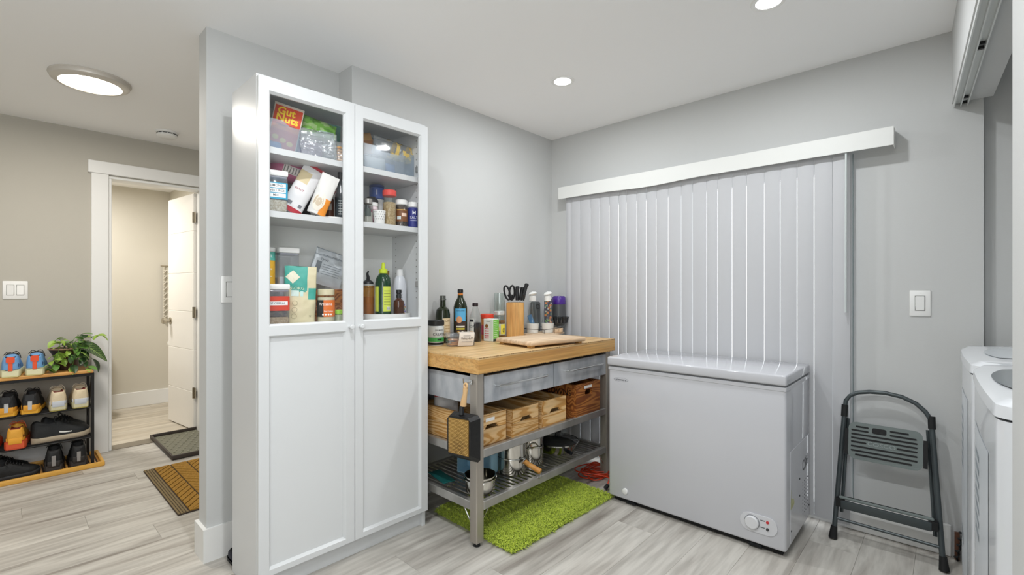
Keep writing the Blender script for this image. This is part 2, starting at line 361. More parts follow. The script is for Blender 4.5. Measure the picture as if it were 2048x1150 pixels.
# bathroom door, swung into the bathroom
dr = thing('door_1', 'white grooved bathroom door standing open', 'door', (-2.435, -1.765, .008), 180+7); del dr['category']; dr['kind'] = 'structure'
DW = mat('door_white', '#e6e3dd', .35)
zs = [0, .32, .675, 1.0, 1.33, 1.685, 2.0]
for i in range(6): MB().rbox(0, .55, -.018, .018, zs[i]+.0015, zs[i+1]-.0015, .0025, 1).build('door_panel', DW, dr)
MB().box(.003, .547, -.0145, .0145, 0, 2.0).build('door_core', DW, dr)
NI = mat('nickel', '#b0a898', .25, 1)
for s in (-1, 1):
    k = MB().lathe([(0, 0), (.032, 0), (.032, .006), (.012, .010), (.011, .03), (.024, .036), (.027, .05), (.025, .064), (0, .066)], 20, M=T(.50, .018*s, .905) @ RX(-90*s))
    k.build('knob', NI, dr)
for z in (.27, .95, 1.75):
    MB().box(-.034, .0, .014, .0195, z, z+.09).cyl((-.003, .022, z), (-.003, .022, z+.09), .0065, 10).build('hinge', NI, dr)
# ceiling fittings ----------------------------------------------------------------------
LED = mat('led_lens', '#fffdf8', .5, emit=9)
LEDW = mat('led_lens_warm', '#fff6e4', .5, emit=7)
def downlight(x, y, label, power):
    t = thing('downlight', label, 'ceiling light', (x, y, Cz), 0, 'recessed downlights')
    MB().lathe([(.047, 0), (.047, -.004), (.062, -.006), (.066, 0)], 28).build('trim_ring', WHITE, t)
    MB().lathe([(0, -.003), (.0465, -.003), (.0465, -.0005), (0, -.0005)], 28).build('lens', LED, t)
    a = area('downlight_lamp', (0, 0, -.012), (0, 0, 0), power, (.95, .98, 1), 'DISK', .09); a.parent = t
downlight(.683, -.777, 'recessed ceiling downlight above the kitchen cart', FRONT_W)
downlight(1.72, -.796, 'recessed ceiling downlight above the chest freezer', FRONT_W)
downlight(1.08, -2.3, 'added unseen ceiling downlight in front of the pantry cabinet', REAR_W)  # extra lamp out of view, added to balance the room light
downlight(2.02, -2.3, 'added unseen ceiling downlight beside the laundry closet wall', REAR_W)  # its added partner, also unseen
def disc(y, label, power):
    hl = thing('ceiling_disc_light', label, 'ceiling light', (-1.195, y, Cz), 0, 'disc lights along the hall ceiling')
    MB().lathe([(0, 0), (.172, 0), (.174, -.008), (.168, -.014), (.166, -.024), (.150, -.034), (.134, -.036), (.132, -.03), (0, -.03)], 48).build('rim', mat('rim_nickel', '#cfcac2', .4, .3), hl)
    MB().lathe([(0, -.0335), (.09, -.0335), (.131, -.0325)], 40).build('diffuser', LEDW, hl)
    a = area('hall_lamp', (0, 0, -.045), (0, 0, 0), power, (1, .945, .86), 'DISK', .25); a.parent = hl
disc(-2.552, 'round surface-mounted disc light on the hall ceiling near the smoke detector', HALL_W)
disc(-4.3, 'added unseen disc light at the kitchen end of the hall', HALL_W*.3)  # added beyond the view to brighten hall ceiling, walls and floor
sm = thing('smoke_detector', 'round white smoke detector on the hall ceiling', 'smoke detector', (-1.945, -2.063, Cz))
MB().lathe([(0, 0), (.068, 0), (.068, -.010), (.060, -.014)], 32).build('base', WHITE, sm)
MB().lathe([(.056, -.013), (.062, -.02), (.062, -.034), (.050, -.042), (0, -.044)], 32).build('cover', WHITE, sm)
mb = MB()
for i in range(12):
    a0 = i*30
    for q in range(3):
        b0 = a0+q*7; mb.box(.058, .0628, -.004, .004, -.0205, -.0165, M=RZ(b0))
mb.build('vent_slot', BLACK, sm, smooth=False)
# switches -------------------------------------------------------------------------------
def switch(loc, rotz, n, label, w):
    t = thing('light_switch', label, 'light switch', loc, rotz)
    MB().rbox(-w/2, w/2, -.006, 0, -.06, .06, .004, 2).build('plate', WHITE, t)
    for i in range(n):
        x = (i-(n-1)/2)*.046
        MB().rbox(x-.0165, x+.0165, -.0095, -.004, -.033, .033, .002, 1, M=T(0, 0, 0) @ Matrix.Rotation(R(4 if i % 2 == 0 else -4), 4, 'X')).build('rocker', WHITE, t)
        MB().box(x-.0185, x+.0185, -.0066, -.0055, -.035, .035).build('rocker_gap', mat('switch_gap', '#8b8b88', .6), t)
        for z in (-.048, .048): MB().cyl((x, -.0068, z), (x, -.005, z), .003, 10).build('screw', WHITE, t)
switch((2.152, 0, 1.128), 0, 1, 'single white rocker switch on the wall above the step stool', .075)
switch((XW, -2.823, 1.19), 90, 2, 'double white rocker switch on the hall wall above the shoe rack', .117)
switch((-.137, -2.182, 1.192), 90, 1, 'white rocker switch partly hidden by the pantry cabinet', .075)
# vertical blind -----------------------------------------------------------------------------
vb = thing('vertical_blind', 'closed white vertical blind over the patio door', 'blind', (1.05, -.05, 0))
BLW = mat('blind_vinyl', '#c9cacd', .5, trans=.1)
VAL = mat('valance_white', '#e0e1de', .5)
va = MB()
N = 40
def vz(u):     # the valance sags slightly in the middle
    return -.012*math.exp(-((u-.36)/.12)**2)
va.grid(lambda u, v: (.137+1.927*u, -.10, 1.943+(1.858-1.943)*v+vz(u)*v), N, 2)
va.grid(lambda u, v: (.137+1.927*u, -.094, 1.943+(1.858-1.943)*v+vz(u)*v), N, 2)
va.grid(lambda u, v: (.137+1.927*u, -.10+.006*v, 1.858+vz(u)), N, 1).grid(lambda u, v: (.137+1.927*u, -.10+.006*v, 1.943), N, 1)
va.box(.137, .141, -.094, 0, 1.86, 1.943).box(2.060, 2.064, -.094, 0, 1.86, 1.943)
va.build('valance', VAL, vb, True)
MB().box(.16, 2.04, -.075, -.04, 1.90, 1.935).build('head_rail', VAL, vb, True, smooth=False)
ed = [.176, .222, .304, .388, .466, .542, .615, .671, .748, .815, .884, .963, 1.046, 1.117, 1.2, 1.263, 1.343, 1.42, 1.51, 1.588, 1.667, 1.743, 1.822, 1.895]
for i in range(len(ed)-1):
    a, b = ed[i]+.0011, ed[i+1]-.0011; c = (a+b)/2; w = (b-a)/2
    sl = MB().grid(lambda u, v: (-w+2*w*u, -.005*(1-(2*u-1)**2), .035+1.865*v), 6, 1).grid(lambda u, v: (-w+2*w*u, .0015-.005*(1-(2*u-1)**2), .035+1.865*v), 6, 1)
    o = sl.build('slat', BLW, vb, loc=(c-1.05, -.008, 0))
    MB().box(-.006, .006, -.003, .003, 1.895, 1.915).build('carrier', VAL, o)
MB().cyl((1.882, -.088, 1.905), (1.88, -.088, 1.08), .005, 8).build('wand', mat('wand_white', '#c9cfcf', .3), vb, True)
MB().tube([(1.902, -.028, 1.86), (1.902, -.028, .2), (1.903, -.02, .16)], .0018, 6).build('cord', mat('gap_shadow_grey', '#7d8a8a', .5), vb, True)  # thin strip standing in for the wand's shadow and the dark gap
# ================================================================ PANTRY CABINET
pc = thing('pantry_cabinet', 'tall white pantry cabinet with two half-glazed doors', 'cabinet', (.03, -1.824, 0))
CX0, CX1, CY0, CY1 = .03, .304, -2.222, -1.426
for y in (CY0, CY1-.02): MB().rbox(CX0, CX1, y, y+.02, 0, 2.022, .001, 1).build('side_panel', CABW, pc, True)
MB().box(CX0, CX1, CY0+.02, CY1-.02, 2.0, 2.022).build('top_panel', CABW, pc, True, smooth=False)
MB().box(CX0, CX0+.006, CY0+.02, CY1-.02, .06, 2.0).build('back_panel', CABI, pc, True, smooth=False)
MB().box(CX1-.035, CX1-.02, CY0+.02, CY1-.02, 0, .082).build('plinth', CABW, pc, True, smooth=False)
SH = [1.755, 1.503, 1.045]
for z, nm in [(SH[0], 'shelf'), (SH[1], 'shelf'), (SH[2], 'shelf'), (.55, 'shelf'), (.09, 'bottom_panel')]:
    MB().rbox(CX0+.006, CX1-.012, CY0+.02, CY1-.02, z-.026, z, .001, 1).build(nm, CABW, pc, True)
for y in (CY0+.02, CY1-.02):
    mb = MB(); s = 1 if y < -1.8 else -1
    for z in [1.15+.032*i for i in range(26)]:
        for x in (.07, .255): mb.box(x-.0025, x+.0025, y-.0002, y+.0008*s, z-.0025, z+.0025)
    o = mb.build('peg_hole', mat('peg_hole', '#77756f', .8), pc, True, smooth=False); o['kind'] = 'stuff'
for y_, z in ((CY1-.034, 1.22), (CY1-.034, 1.80), (CY0+.02, 1.40), (CY0+.02, 1.88)): MB().rbox(.262, .30, y_, y_+.014, z-.014, z+.014, .003, 1).build('hinge', STEEL, pc, True)
def cab_door(y0, y1, knob_y):
    d = MB().box(.306, .3105, y0+.04, y1-.04, .10, 1.02).build('door', CABW, pc, True, smooth=False)
    xf, xb, xm = .325, .306, .3125; st = .047; c = .008
    INV[d.name] = INV[pc.name]
    for a, b, s in ((y0, y0+st, 1), (y1, y1-st, -1)):
        MB().prism([(xb, a), (xf, a), (xf, b-s*c), (xm, b), (xb, b)], 'z', .082, 2.008).build('stile', CABW, d, True, smooth=False)
    def rail(z0, z1, b0, b1):
        p = [(xb, z0), (xm if b0 else xf, z0)]
        if b0: p.append((xf, z0+c))
        if b1: p += [(xf, z1-c), (xm, z1)]
        else: p.append((xf, z1))
        p.append((xb, z1))
        MB().prism(p, 'y', y0+st-c*1.0, y1-st+c*1.0).build('rail', CABW, d, True, smooth=False)
    rail(1.953, 2.008, True, False); rail(1.003, 1.056, True, True); rail(.082, .112, False, True)
    MB().box(.3115, .3145, y0+st-.004, y1-st+.004, 1.05, 1.958).build('glass_pane', GLASS, d, True, smooth=False)
    MB().lathe([(0, 0), (.007, 0), (.006, .01), (.0105, .02), (.011, .026), (.008, .030), (0, .031)], 18, M=T(.325, knob_y, 1.028) @ RY(90)).build('knob', CABW, d, True)
cab_door(-2.2215, -1.8255, -1.849)
cab_door(-1.8225, -1.4265, -1.800)
# ================================================================ KITCHEN CART
kc = thing('kitchen_cart', 'steel kitchen cart with thick bamboo top, drawers and two shelves', 'kitchen cart', (.36, -.82, 0))
KX0, KX1, KY0, KY1 = .045, .686, -1.415, -.228
LAY = mat('bamboo_layer', '#b88a4e', .45, var=('#5d4426', 60, (1, 1, .02), .06))
MB().box(KX0+.0005, KX1-.0005, KY0+.0005, KY1-.0005, .8145, .8705).build('tabletop', BAMB, kc, True, smooth=False)
MB().rbox(KX0, KX1, KY0, KY1, .87, .88, .001, 1).build('top_layer', [BAMBT], kc, True)
mb = MB(); nst = 420
for i in range(nst):
    y = KY0+(KY1-KY0)*i/nst
    if random.random() < .72:
        w = (KY1-KY0)/nst*random.choice((.6, .9, 1))
        mb.box(KX1-.0005, KX1+.0006, y, y+w, .8760, .8797)
    if random.random() < .6: mb.box(KX1-.0005, KX1+.0006, y, y+(KY1-KY0)/nst*.8, .8053, .8088)
o = mb.build('edge_grain', mat('end_grain', '#86663c', .5), kc, True, smooth=False); o['kind'] = 'stuff'
MB().box(KX0, KX1, KY0, KY1, .805, .8145).build('bottom_layer', BAMB, kc, True, smooth=False)
LX = ((.06, .108), (.614, .662)); LY = ((-1.405, -1.357), (-.29, -.242))
STL = mat('leg_steel', '#bfb8ae', .36, .55, var=('#8c847b', 7, (1, 1, .2), .3))
for ax in LX:
    for ay in LY:
        l = MB().rbox(*ax, *ay, .018, .803, .004, 1).build('leg', STL, kc, True)
        MB().cyl(((ax[0]+ax[1])/2, (ay[0]+ay[1])/2, 0), ((ax[0]+ax[1])/2, (ay[0]+ay[1])/2, .02), .017, 14, r2=.013).build('foot', RUB, kc, True)
MB().box(.14, .612, -1.392, -1.386, .655, .785).build('end_panel', BSTEEL, kc, True, smooth=False)
MB().box(.14, .612, -.262, -.256, .655, .785).build('end_panel', BSTEEL, kc, True, smooth=False)
MB().box(.1, .64, -1.385, -.262, .66, .664).build('drawer_floor', DKM, kc, True, smooth=False)
MB().box(.108, .114, -1.35, -.295, .655, .79).build('back_panel', DKM, kc, True, smooth=False)
MB().box(.60, .64, -1.35, -.295, .787, .803).build('apron', RUB, kc, True, smooth=False)
INV['x'] = 0
for y0, y1, h0, h1 in ((-1.353, -.829, -1.272, -.912), (-.824, -.293, -.715, -.362)):
    d = MB().rbox(.642, .660, y0, y1, .658, .787, .0015, 1).build('drawer', BSTEEL, kc, True); INV[d.name] = INV[kc.name]
    MB().tube([(.659, h0, .732), (.684, h0, .735), (.688, h0+.012, .735), (.688, h1-.012, .735), (.684, h1, .735), (.659, h1, .732)], .0055, 10).build('handle', CHROME, d, True)
def tray(z0, z1, name):
    for x in (.085, .647): MB().rbox(x-.012, x+.013, -1.357, -.29, z0, z1, .003, 1).build(name+'_rail', STEEL, kc, True)
    for y in (-1.388, -.272): MB().rbox(.108, .614, y-.012, y+.012, z0, z1, .003, 1).build(name+'_rail', STEEL, kc, True)
tray(.405, .446, 'middle')
MB().box(.098, .636, -1.378, -.282, .428, .434).build('middle_shelf', mat('shelf_steel', '#a89a88', .25, .9), kc, True, smooth=False)
tray(.162, .203, 'lower')
bar = MB().rbox(.098, .634, -.0095, .0095, -.006, .0, .002, 1).mesh('shelf_bar', mat('bar_steel', '#9c9894', .3, .85))
nb = 33
for i in range(nb): obj('shelf_bar', bar, kc, (-.36, -1.36+(.285*-1+1.36)*i/(nb-1)+.82, .196))
MB().cyl((.37, -1.378, .186), (.37, -.282, .186), .005, 8).build('support_rod', CHROME, kc, True)
for ax, ay, dx, dy in ((.63, -1.39, -1, 0), (.64, -1.375, 0, 1), (.63, -.265, -1, 0), (.64, -.275, 0, -1)):
    MB().cyl((ax+dx*.01, ay+dy*.01, .085), (ax+dx*.075, ay+dy*.075, .166), .003, 6).build('brace', CHROME, kc, True)
MB().tube([(.628, -1.405, .763), (.628, -1.418, .763), (.626, -1.442, .759), (.625, -1.452, .766), (.625, -1.453, .784)], .0035, 8).box(.618, .638, -1.412, -1.404, .753, .773).build('hook', CHROME, kc, True)
# ---- crates on the middle shelf
def crate(loc, dx, dy, h, label, rz=0, tagpos=None, m=PINE, mx=PINEX, knot=False):
    t = thing('wooden_crate', label, 'crate', loc, rz, 'crates on the cart shelf'); b = .012; hh = h*.5
    INV[t.name] = Matrix.Identity(4)
    def board(name, axis, at, L, z0, z1, notch, mm):
        p = [(-L/2, z0), (-.05, z0), (-.032, z0+.022), (.032, z0+.022), (.05, z0), (L/2, z0), (L/2, z1), (-L/2, z1)] if notch else [(-L/2, z0), (L/2, z0), (L/2, z1), (-L/2, z1)]
        MB().prism(p, axis, at, at+b).build(name, mm, t, smooth=False)
    for x in (-dx/2, dx/2-b):
        n = x > 0
        board('end_board', 'x', x, dy, .001, hh-.001, False, m); board('end_board', 'x', x, dy, hh+.001, h, True, m)
    for y in (-dy/2, dy/2-b):
        board('side_board', 'y', y, dx-2*b-.001, .001, hh-.001, False, mx); board('side_board', 'y', y, dx-2*b-.001, hh+.001, h, False, mx)
    MB().box(-dx/2+b, dx/2-b, -dy/2+b, dy/2-b, .001, .008).build('bottom_board', m, t, smooth=False)
    for sx in (-1, 1):
        for sy in (-1, 1): MB().box(sx*(dx/2-b-.018), sx*(dx/2-b), sy*(dy/2-b-.018), sy*(dy/2-b), .009, h-.004).build('corner_post', m, t, smooth=False)
    if tagpos:
        MB().box(dx/2, dx/2+.0008, tagpos-.03, tagpos+.03, hh+.038, hh+.055).build('name_tag', WHITE, t, smooth=False)
    return t
c1 = crate((.372, -1.246, .434), .455, .205, .150, 'pale pine crate at the cart corner, behind the hanging pan', 0, -.01)
MB().box(.02, .07, -.1031, -.1024, .035, .05).build('name_tag', WHITE, c1, smooth=False)
crate((.388, -1.015, .434), .455, .212, .142, 'pale pine crate with no front tag, second from the hanging pan', 2)
crate((.405, -.78, .434), .46, .200, .150, 'pale pine crate with a small front tag, next to the dark crate', -1, .0)
k4 = thing('wooden_crate', 'dark stained tall wooden crate with an oval hand slot, on the cart shelf', 'crate', (.41, -.475, .434), 0, 'crates on the cart shelf')
fr = MB(); a, h = .128, .198
fr.box(.228, .242, -a, a, 0, .125).box(.228, .242, -a, a, .158, h).box(.228, .242, -a, -.042, .125, .158).box(.228, .242, .042, a, .125, .158)
for sy in (-1, 1):
    fr.prism([(sy*.042, .125), (sy*.042, .158), (sy*.03, .158), (sy*.038, .148), (sy*.038, .135), (sy*.03, .125)], 'x', .228, .242)
fr.build('front_panel', DPINE, k4, smooth=False)
MB().box(-.242, -.228, -a, a, 0, h).build('back_panel', DPINE, k4, smooth=False)
for y in (-a, a-.014): MB().box(-.228, .228, y, y+.014, 0, h).build('side_panel', DPINE, k4, smooth=False)
MB().box(-.228, .228, -a+.014, a-.014, .001, .01).build('bottom_panel', DPINE, k4, smooth=False)
MB().box(.242, .2428, -.045, .035, .166, .182).build('name_tag', WHITE, k4, smooth=False)
prints(k4, lambda x, z: (x, -a-.0006, z), [(shift(text2d('BROWNS', .05), .1, .145), '#1d1512', 'lettering')])
# ================================================================ CHEST FREEZER
fz = thing('chest_freezer', 'white chest freezer with a glossy lid in front of the blinds', 'freezer', (1.277, -.30, 0))
FX0, FX1, FY0, FY1 = .829, 1.725, -.538, -.08
MB().rbox(FX0, FX1, FY0, FY1, .028, .757, .012, 3).build('body', FREEZ, fz, True)
MB().box(FX0+.02, FX1-.02, FY0+.03, FY1-.02, .004, .03).build('base', RUB, fz, True, smooth=False)
for x in (FX0+.05, FX1-.05):
    for y in (FY0+.05, FY1-.05): MB().cyl((x, y, 0), (x, y, .012), .02, 14).build('foot', RUB, fz, True)
for x in (FX0+.1, FX1-.16):
    MB().rbox(x, x+.06, FY0+.012, FY0+.032, .006, .022, .003, 1).build('caster', DKM, fz, True)
MB().box(FX0+.004, FX1-.004, FY0+.004, FY1-.004, .756, .766).build('gasket', mat('gasket_grey', '#6f7174', .6), fz, True, smooth=False)
MB().rbox(FX0-.006, FX1+.003, FY0-.008, FY1+.004, .765, .812, .009, 3).build('lid', FREEZ, fz, True)
MB().rbox(FX0-.001, FX1+.001, FY0-.003, FY1, .738, .757, .003, 1).build('body_rim', FREEZ, fz, True)
cp = MB().rbox(1.535, 1.692, FY0-.006, FY0+.002, .083, .165, .0405, 6, edges='y')
cp = cp.build('control_panel', mat('panel_white', '#d0d1d5', .3), fz, True); INV[cp.name] = INV[fz.name]
MB().lathe([(0, 0), (.030, 0), (.029, .010), (.025, .013), (0, .013)], 28, M=T(1.587, FY0-.006, .125) @ RX(90)).build('dial', mat('dial_white', '#d9dadd', .3), cp, True)
MB().lathe([(.0305, 0), (.0325, 0), (.0325, .001), (.0305, .001)], 28, M=T(1.587, FY0-.006, .125) @ RX(90)).build('dial_ring', mat('dial_grey', '#7e8084', .5), cp, True)
for z, c in ((.143, '#c22f35'), (.112, '#3c3d40')):
    MB().lathe([(0, 0), (.0065, 0), (.006, .004), (0, .005)], 14, M=T(1.652, FY0-.006, z) @ RX(90)).build('indicator_lamp', mat('lamp_'+c[1:], c, .3), cp, True)
    MB().box(1.622, 1.641, FY0-.0066, FY0-.006, z+.0, z+.004).build('lettering', ink('#5a5c60'), cp, True, smooth=False)
MB().lathe([(0, 0), (.017, 0), (.016, .006), (.012, .008), (0, .008)], 20, M=T(.934, FY0, .075) @ RX(90)).build('drain_plug', WHITE, fz, True)
bg = [(shift(ring2d(0, 0, .9, 1.0), 0, 0), '#8d9094', 'badge')]
Fb = lambda x, z: (.908+x*.045, FY0-.0008, .690+z*.0115)
mb = MB().decal(ring2d(0, 0, .93, 1.0, 28), Fb); mb.build('badge', ink('#8d9094'), fz, True, smooth=False)
mb = MB().decal(text2d('premiere', .018, 1.0), lambda x, z: (.908+x, FY0-.0008, .690+z)); mb.build('lettering', ink('#4b4d52'), fz, True, smooth=False)
# right side: raised service panel, vents, sticker remains
MB().rbox(FX1-.001, FX1+.003, -.475, -.09, .045, .46, .002, 1).build('service_panel', FREEZ, fz, True)
mb = MB()
for i in range(10):
    for j in range(4): mb.cyl((FX1+.0028, -.235+.034*j, .10+.017*i), (FX1+.0036, -.235+.034*j, .10+.017*i), .0032, 6)
mb.build('vent_hole', BLACK, fz, True, smooth=False)
mb = MB()
for y, z in ((-.46, .10), (-.1, .10), (-.3, .29), (-.3, .21), (-.12, .25)): mb.cyl((FX1+.0028, y, z), (FX1+.005, y, z), .0045, 8)
mb.build('screw', DKM, fz, True)
MB().grid(lambda u, v: (FX1+.0034+.004*u*math.sin(v*6), -.475+.05*u+.012*v, .20+.085*v-.02*u*v), 4, 6).build('sticker_scrap', mat('sticker_olive', '#b4b489', .6), fz, True)
mb = MB().decal(shift(text2d('C$H', .075, .8), 0, 0, 8), lambda x, z: (FX1+.0036, -.185+x, .335+z)); mb.build('lettering', ink('#4a4d50'), fz, True, smooth=False)
# ================================================================ STEP STOOL
st = thing('step_stool', 'folded grey metal step stool leaning on the wall beside the freezer', 'step stool', (2.04, -.17, 0))
GM = mat('grey_tube', '#474e50', .35, .4); GP = mat('grey_step', '#6c7573', .55, bump=(60, .05))
def sy_(z): return -.182+.19*z
def sp(x, z, o=0): return (x, sy_(z)+o, z)
for s, xb, xt in ((0, 1.846, 1.874), (1, 2.232, 2.193)):
    MB().cyl(sp(xb, .03), sp(xt, .60), .0105, 12).build('leg', GM, st, True)
    q = MB().cyl(sp(xb-(.004 if s == 0 else -.004), 0.004), sp(xb, .06), .018, 12, r2=.013).build('foot_cap', RUB, st, True)
    MB().cyl(sp(xt-(.0015 if s == 0 else -.002), .57), sp(xt, .625), .0135, 12).build('joint_sleeve', RUB, st, True)
    MB().cyl(sp(xb+(xt-xb)*.2+(.018 if s == 0 else -.018), .12, .028), sp(xt+(.012 if s == 0 else -.012), .56, .018), .0075, 8).build('rear_leg', GM, st, True)
ar = [(1.874, .60), (1.877, .645), (1.893, .672), (1.925, .690), (1.97, .700), (2.03, .703), (2.09, .694), (2.14, .672), (2.172, .642), (2.188, .615), (2.193, .59)]
MB().tube([sp(x, z) for x, z in ar], .0095, 12).build('handle_arch', GM, st, True)
# platform with slots; local frame: X across, Z along the tilted plane
PM = Matrix.Translation((2.03, sy_(.47)-.012, .47)) @ RX(-math.degrees(math.atan(.19)))
def slotted(w, h, slots, rad, depth):
    """plate with rounded corners; slots drawn as recessed dark grooves between raised strips"""
    return MB().rbox(-w/2, w/2, -depth, 0, -h/2, h/2, rad, 4, M=PM, edges='y')
slotted(.272, .172, [], .03, .012).build('platform', GP, st, True)
mb = MB()
zz = [.066, .050, .034, .016, -.002, -.020, -.040, -.060]
def slot(x0, x1, z): mb.rbox(x0, x1, -.0135, -.0115, z-.0038, z+.0038, .0036, 2, M=PM, edges='y')
slot(-.108, -.058, .066); slot(-.125, -.058, .048); slot(.020, .088, .066); slot(.020, .115, .048)
slot(-.125, .118, .030); slot(-.125, .118, .012)
slot(-.125, -.065, -.006); slot(.045, .118, -.006)
slot(-.125, .118, -.026); slot(-.125, .118, -.046); slot(-.108, .10, -.064)
mb.build('grip_slot', RUB, st, True)
MB().rbox(-.045, .008, -.0135, -.0112, .044, .070, .007, 3, M=PM, edges='y').build('carry_slot', RUB, st, True)
mb = MB()
tx = text2d('COSCO', .026, 1.15); n0 = len(tx[0])
mb.add([tuple(PM @ Vector((x-.01, -.0138, z-.006))) for x, z in tx[0]], tx[1]); mb.build('lettering', mat('emboss_grey', '#8b9492', .5), st, True, smooth=False)
for x in (-.15, .137): MB().box(x, x+.015, -.012, .004, -.07, .05, M=PM).build('platform_bracket', RUB, st, True, smooth=False)
# lower step: folded flat, seen from the edge
SM = Matrix.Translation((2.035, sy_(.19)-.004, .190)) @ RX(0)
mb = MB().rbox(-.17, .17, -.030, .012, .0, .014, .006, 2, M=SM @ RX(-18)); mb.build('lower_step', GP, st, True)
MB().rbox(-.162, .162, -.032, -.020, -.036, .004, .004, 2, M=SM).build('step_lip', GM, st, True)
for x in (-.182, .150): MB().box(x, x+.032, -.03, .012, -.03, .008, M=SM).build('step_bracket', RUB, st, True, smooth=False)
mb = MB()
for y in (-.022, -.009, .004): mb.rbox(-.14, .14, y-.0035, y+.0035, .0130, .0155, .002, 1, M=SM @ RX(-18))
mb.build('grip_strip', RUB, st, True)
MB().cyl(sp(1.855, .097), sp(2.224, .092), .007, 10).build('cross_bar', GM, st, True)
# ================================================================ WASHERS
WW = mat('appliance_white', '#dfe2e6', .25, coat=.4)
WLG = mat('appliance_lid_glass', '#7d8488', .12)
def washer(y0, y1, label, lid_glass):
    t = thing('laundry_machine', label, 'washing machine', (2.62, (y0+y1)/2, 0), 0, 'laundry machines in the closet')
    yc, hw = (y0+y1)/2, (y1-y0)/2
    def front(y, off=0):   # bow-front plan with soft corners
        u = abs(y-yc)/hw
        return 2.284+.03*(-y-.1)+off+.008*u**2+(.045*max(0, (u-.86)/.14)**2.5)
    ys = [yc+hw*math.sin(math.pi/2*(-1+2*i/28)) for i in range(29)]
    pl = [(front(y), y) for y in ys]; plan = pl+[(2.93, y1), (2.93, y0)]
    MB().prism(plan, 'z', .02, .905).build('cabinet', WW, t, True)
    MB().prism([(x+.012, y) for x, y in pl]+[(2.93, y1-.003), (2.93, y0+.003)], 'z', .902, .912).build('lid_gap', mat('gap_grey', '#5f6468', .6), t, True)
    # sloped top: low at the front, rising to the console
    top = MB(); n = len(pl)
    vs = [(x-.004, y, .911) for x, y in pl]+[(x-.002, y, .938) for x, y in pl]+[(x+.02, y, .952) for x, y in pl]+[(2.93, y, .985) for y in ys]
    fs = [(k*n+i, k*n+i+1, (k+1)*n+i+1, (k+1)*n+i) for k in range(3) for i in range(n-1)]
    vs += [(2.93, y, .911) for y in ys]; fs += [(3*n+i, 3*n+i+1, 4*n+i+1, 4*n+i) for i in range(n-1)]
    fs += [(0, n, 2*n, 3*n, 4*n), (n-1, 2*n-1, 3*n-1, 4*n-1, 5*n-1)]
    top.add(vs, fs).build('lid', WW, t, True)
    if lid_glass:
        MB().grid(lambda u, v: (2.335+.42*v+.03*(2*u-1)**2*(1-v), yc+hw*.72*(2*u-1)*(.75+.25*min(1, v*4)), .957+.026*v), 14, 6).build('lid_window', WLG, t, True)
    else:
        MB().grid(lambda u, v: (2.345+.40*v+.03*(2*u-1)**2*(1-v), yc+hw*.72*(2*u-1)*(.75+.25*min(1, v*4)), .957+.026*v), 14, 6).build('lid_recess', mat('lid_pale', '#cdd2d6', .3), t, True)
    MB().rbox(2.78, 2.93, y0+.01, y1-.01, .96, 1.045, .02, 3).build('console', WW, t, True)
    # embossed front panel with a column of louvres
    zc = .62; fr_ = MB()
    pnl = MB().grid(lambda u, v: (front(yc+hw*(-.55+1.1*u))-.001, yc+hw*(-.55+1.1*u), .10+.70*v), 14, 1); pnl.build('front_panel', mat('appliance_panel', '#d5dadf', .3), t, True)
    for k in range(7):
        z = .50+.036*k
        MB().grid(lambda u, v: (front(yc+hw*(.05+.4*u))-.0016, yc+hw*(.05+.4*u), z+.016*v), 6, 1).build('louvre', mat('louvre_grey', '#9aa3aa', .35), t, True)
    for k in range(3):
        z = .215+.018*k
        MB().grid(lambda u, v: (front(yc+hw*(.0+.4*u))-.0016, yc+hw*(.0+.4*u), z+.009*v), 6, 1).build('louvre', mat('louvre_grey', '#9aa3aa', .35), t, True)
    for k in range(4): MB().cyl((2.36+.5*(k % 2), y0+.06+(k//2)*(2*hw-.12), 0), (2.36+.5*(k % 2), y0+.06+(k//2)*(2*hw-.12), .022), .022, 12).build('foot', RUB, t, True)
washer(-.715, -.075, 'white top-load laundry machine next to the step stool wall', False)
washer(-1.44, -.745, 'white top-load laundry machine with a grey glass lid, beside the wall end', True)
cc = thing('cable_coil', 'small tangle of dark cable and brown wood scrap by the laundry machine', 'cable', (2.275, -.02, 0))
cc.location = (2.278, -.04, 0); INV[cc.name] = Matrix.Translation((-2.278, .04, 0))
MB().tube([(2.272+.006*math.cos(i*.9)+.0006*i, -.045+.018*math.sin(i*.9), .006+.004*i) for i in range(34)], .004, 6).build('cable', RUB, cc, True)
MB().box(2.268, 2.285, -.026, -.012, 0, .12).build('wood_scrap', mat('brown_scrap', '#6b4632', .7), cc, True, smooth=False)
# ================================================================ GREEN SHAG RUG
rg = thing('shag_rug', 'lime green shag rug lying half under the kitchen cart', 'rug', (.528, -.90, 0), -1.5)
MB().rbox(-.285, .295, -.415, .405, 0, .006, .002, 1).build('backing', mat('rug_backing', '#4d5a1c', .9), rg)
RG = mat('rug_green', '#c6d646', .8, var=('#a0b52f', 60, (1, 1, 1), .15), sheen=.2)
rn = random.Random(3); vs = []; fs = []
for i in range(36000):
    x = -.29+.59*rn.random(); y = -.42+.83*rn.random(); a = rn.random()*6.283; L = .018+.022*rn.random(); w = .0012+.0012*rn.random()
    ex = min(x+.29, .30-x, y+.42, .41-y)
    lx, ly = math.cos(a)*L*.8, math.sin(a)*L*.8
    h = (.010+.022*rn.random())*(1 if ex > .02 else .6); px, py = -math.sin(a)*w, math.cos(a)*w; n = len(vs)
    vs += [(x-px, y-py, .004), (x+px, y+py, .004), (x+lx*.45+px, y+ly*.45+py, .004+h*.85), (x+lx*.45-px, y+ly*.45-py, .004+h*.85), (x+lx, y+ly, .004+h*.8)]
    fs += [(n, n+1, n+2, n+3), (n+3, n+2, n+4)]
me = bpy.data.meshes.new('pile'); me.from_pydata(vs, [], fs); me.materials.append(RG)
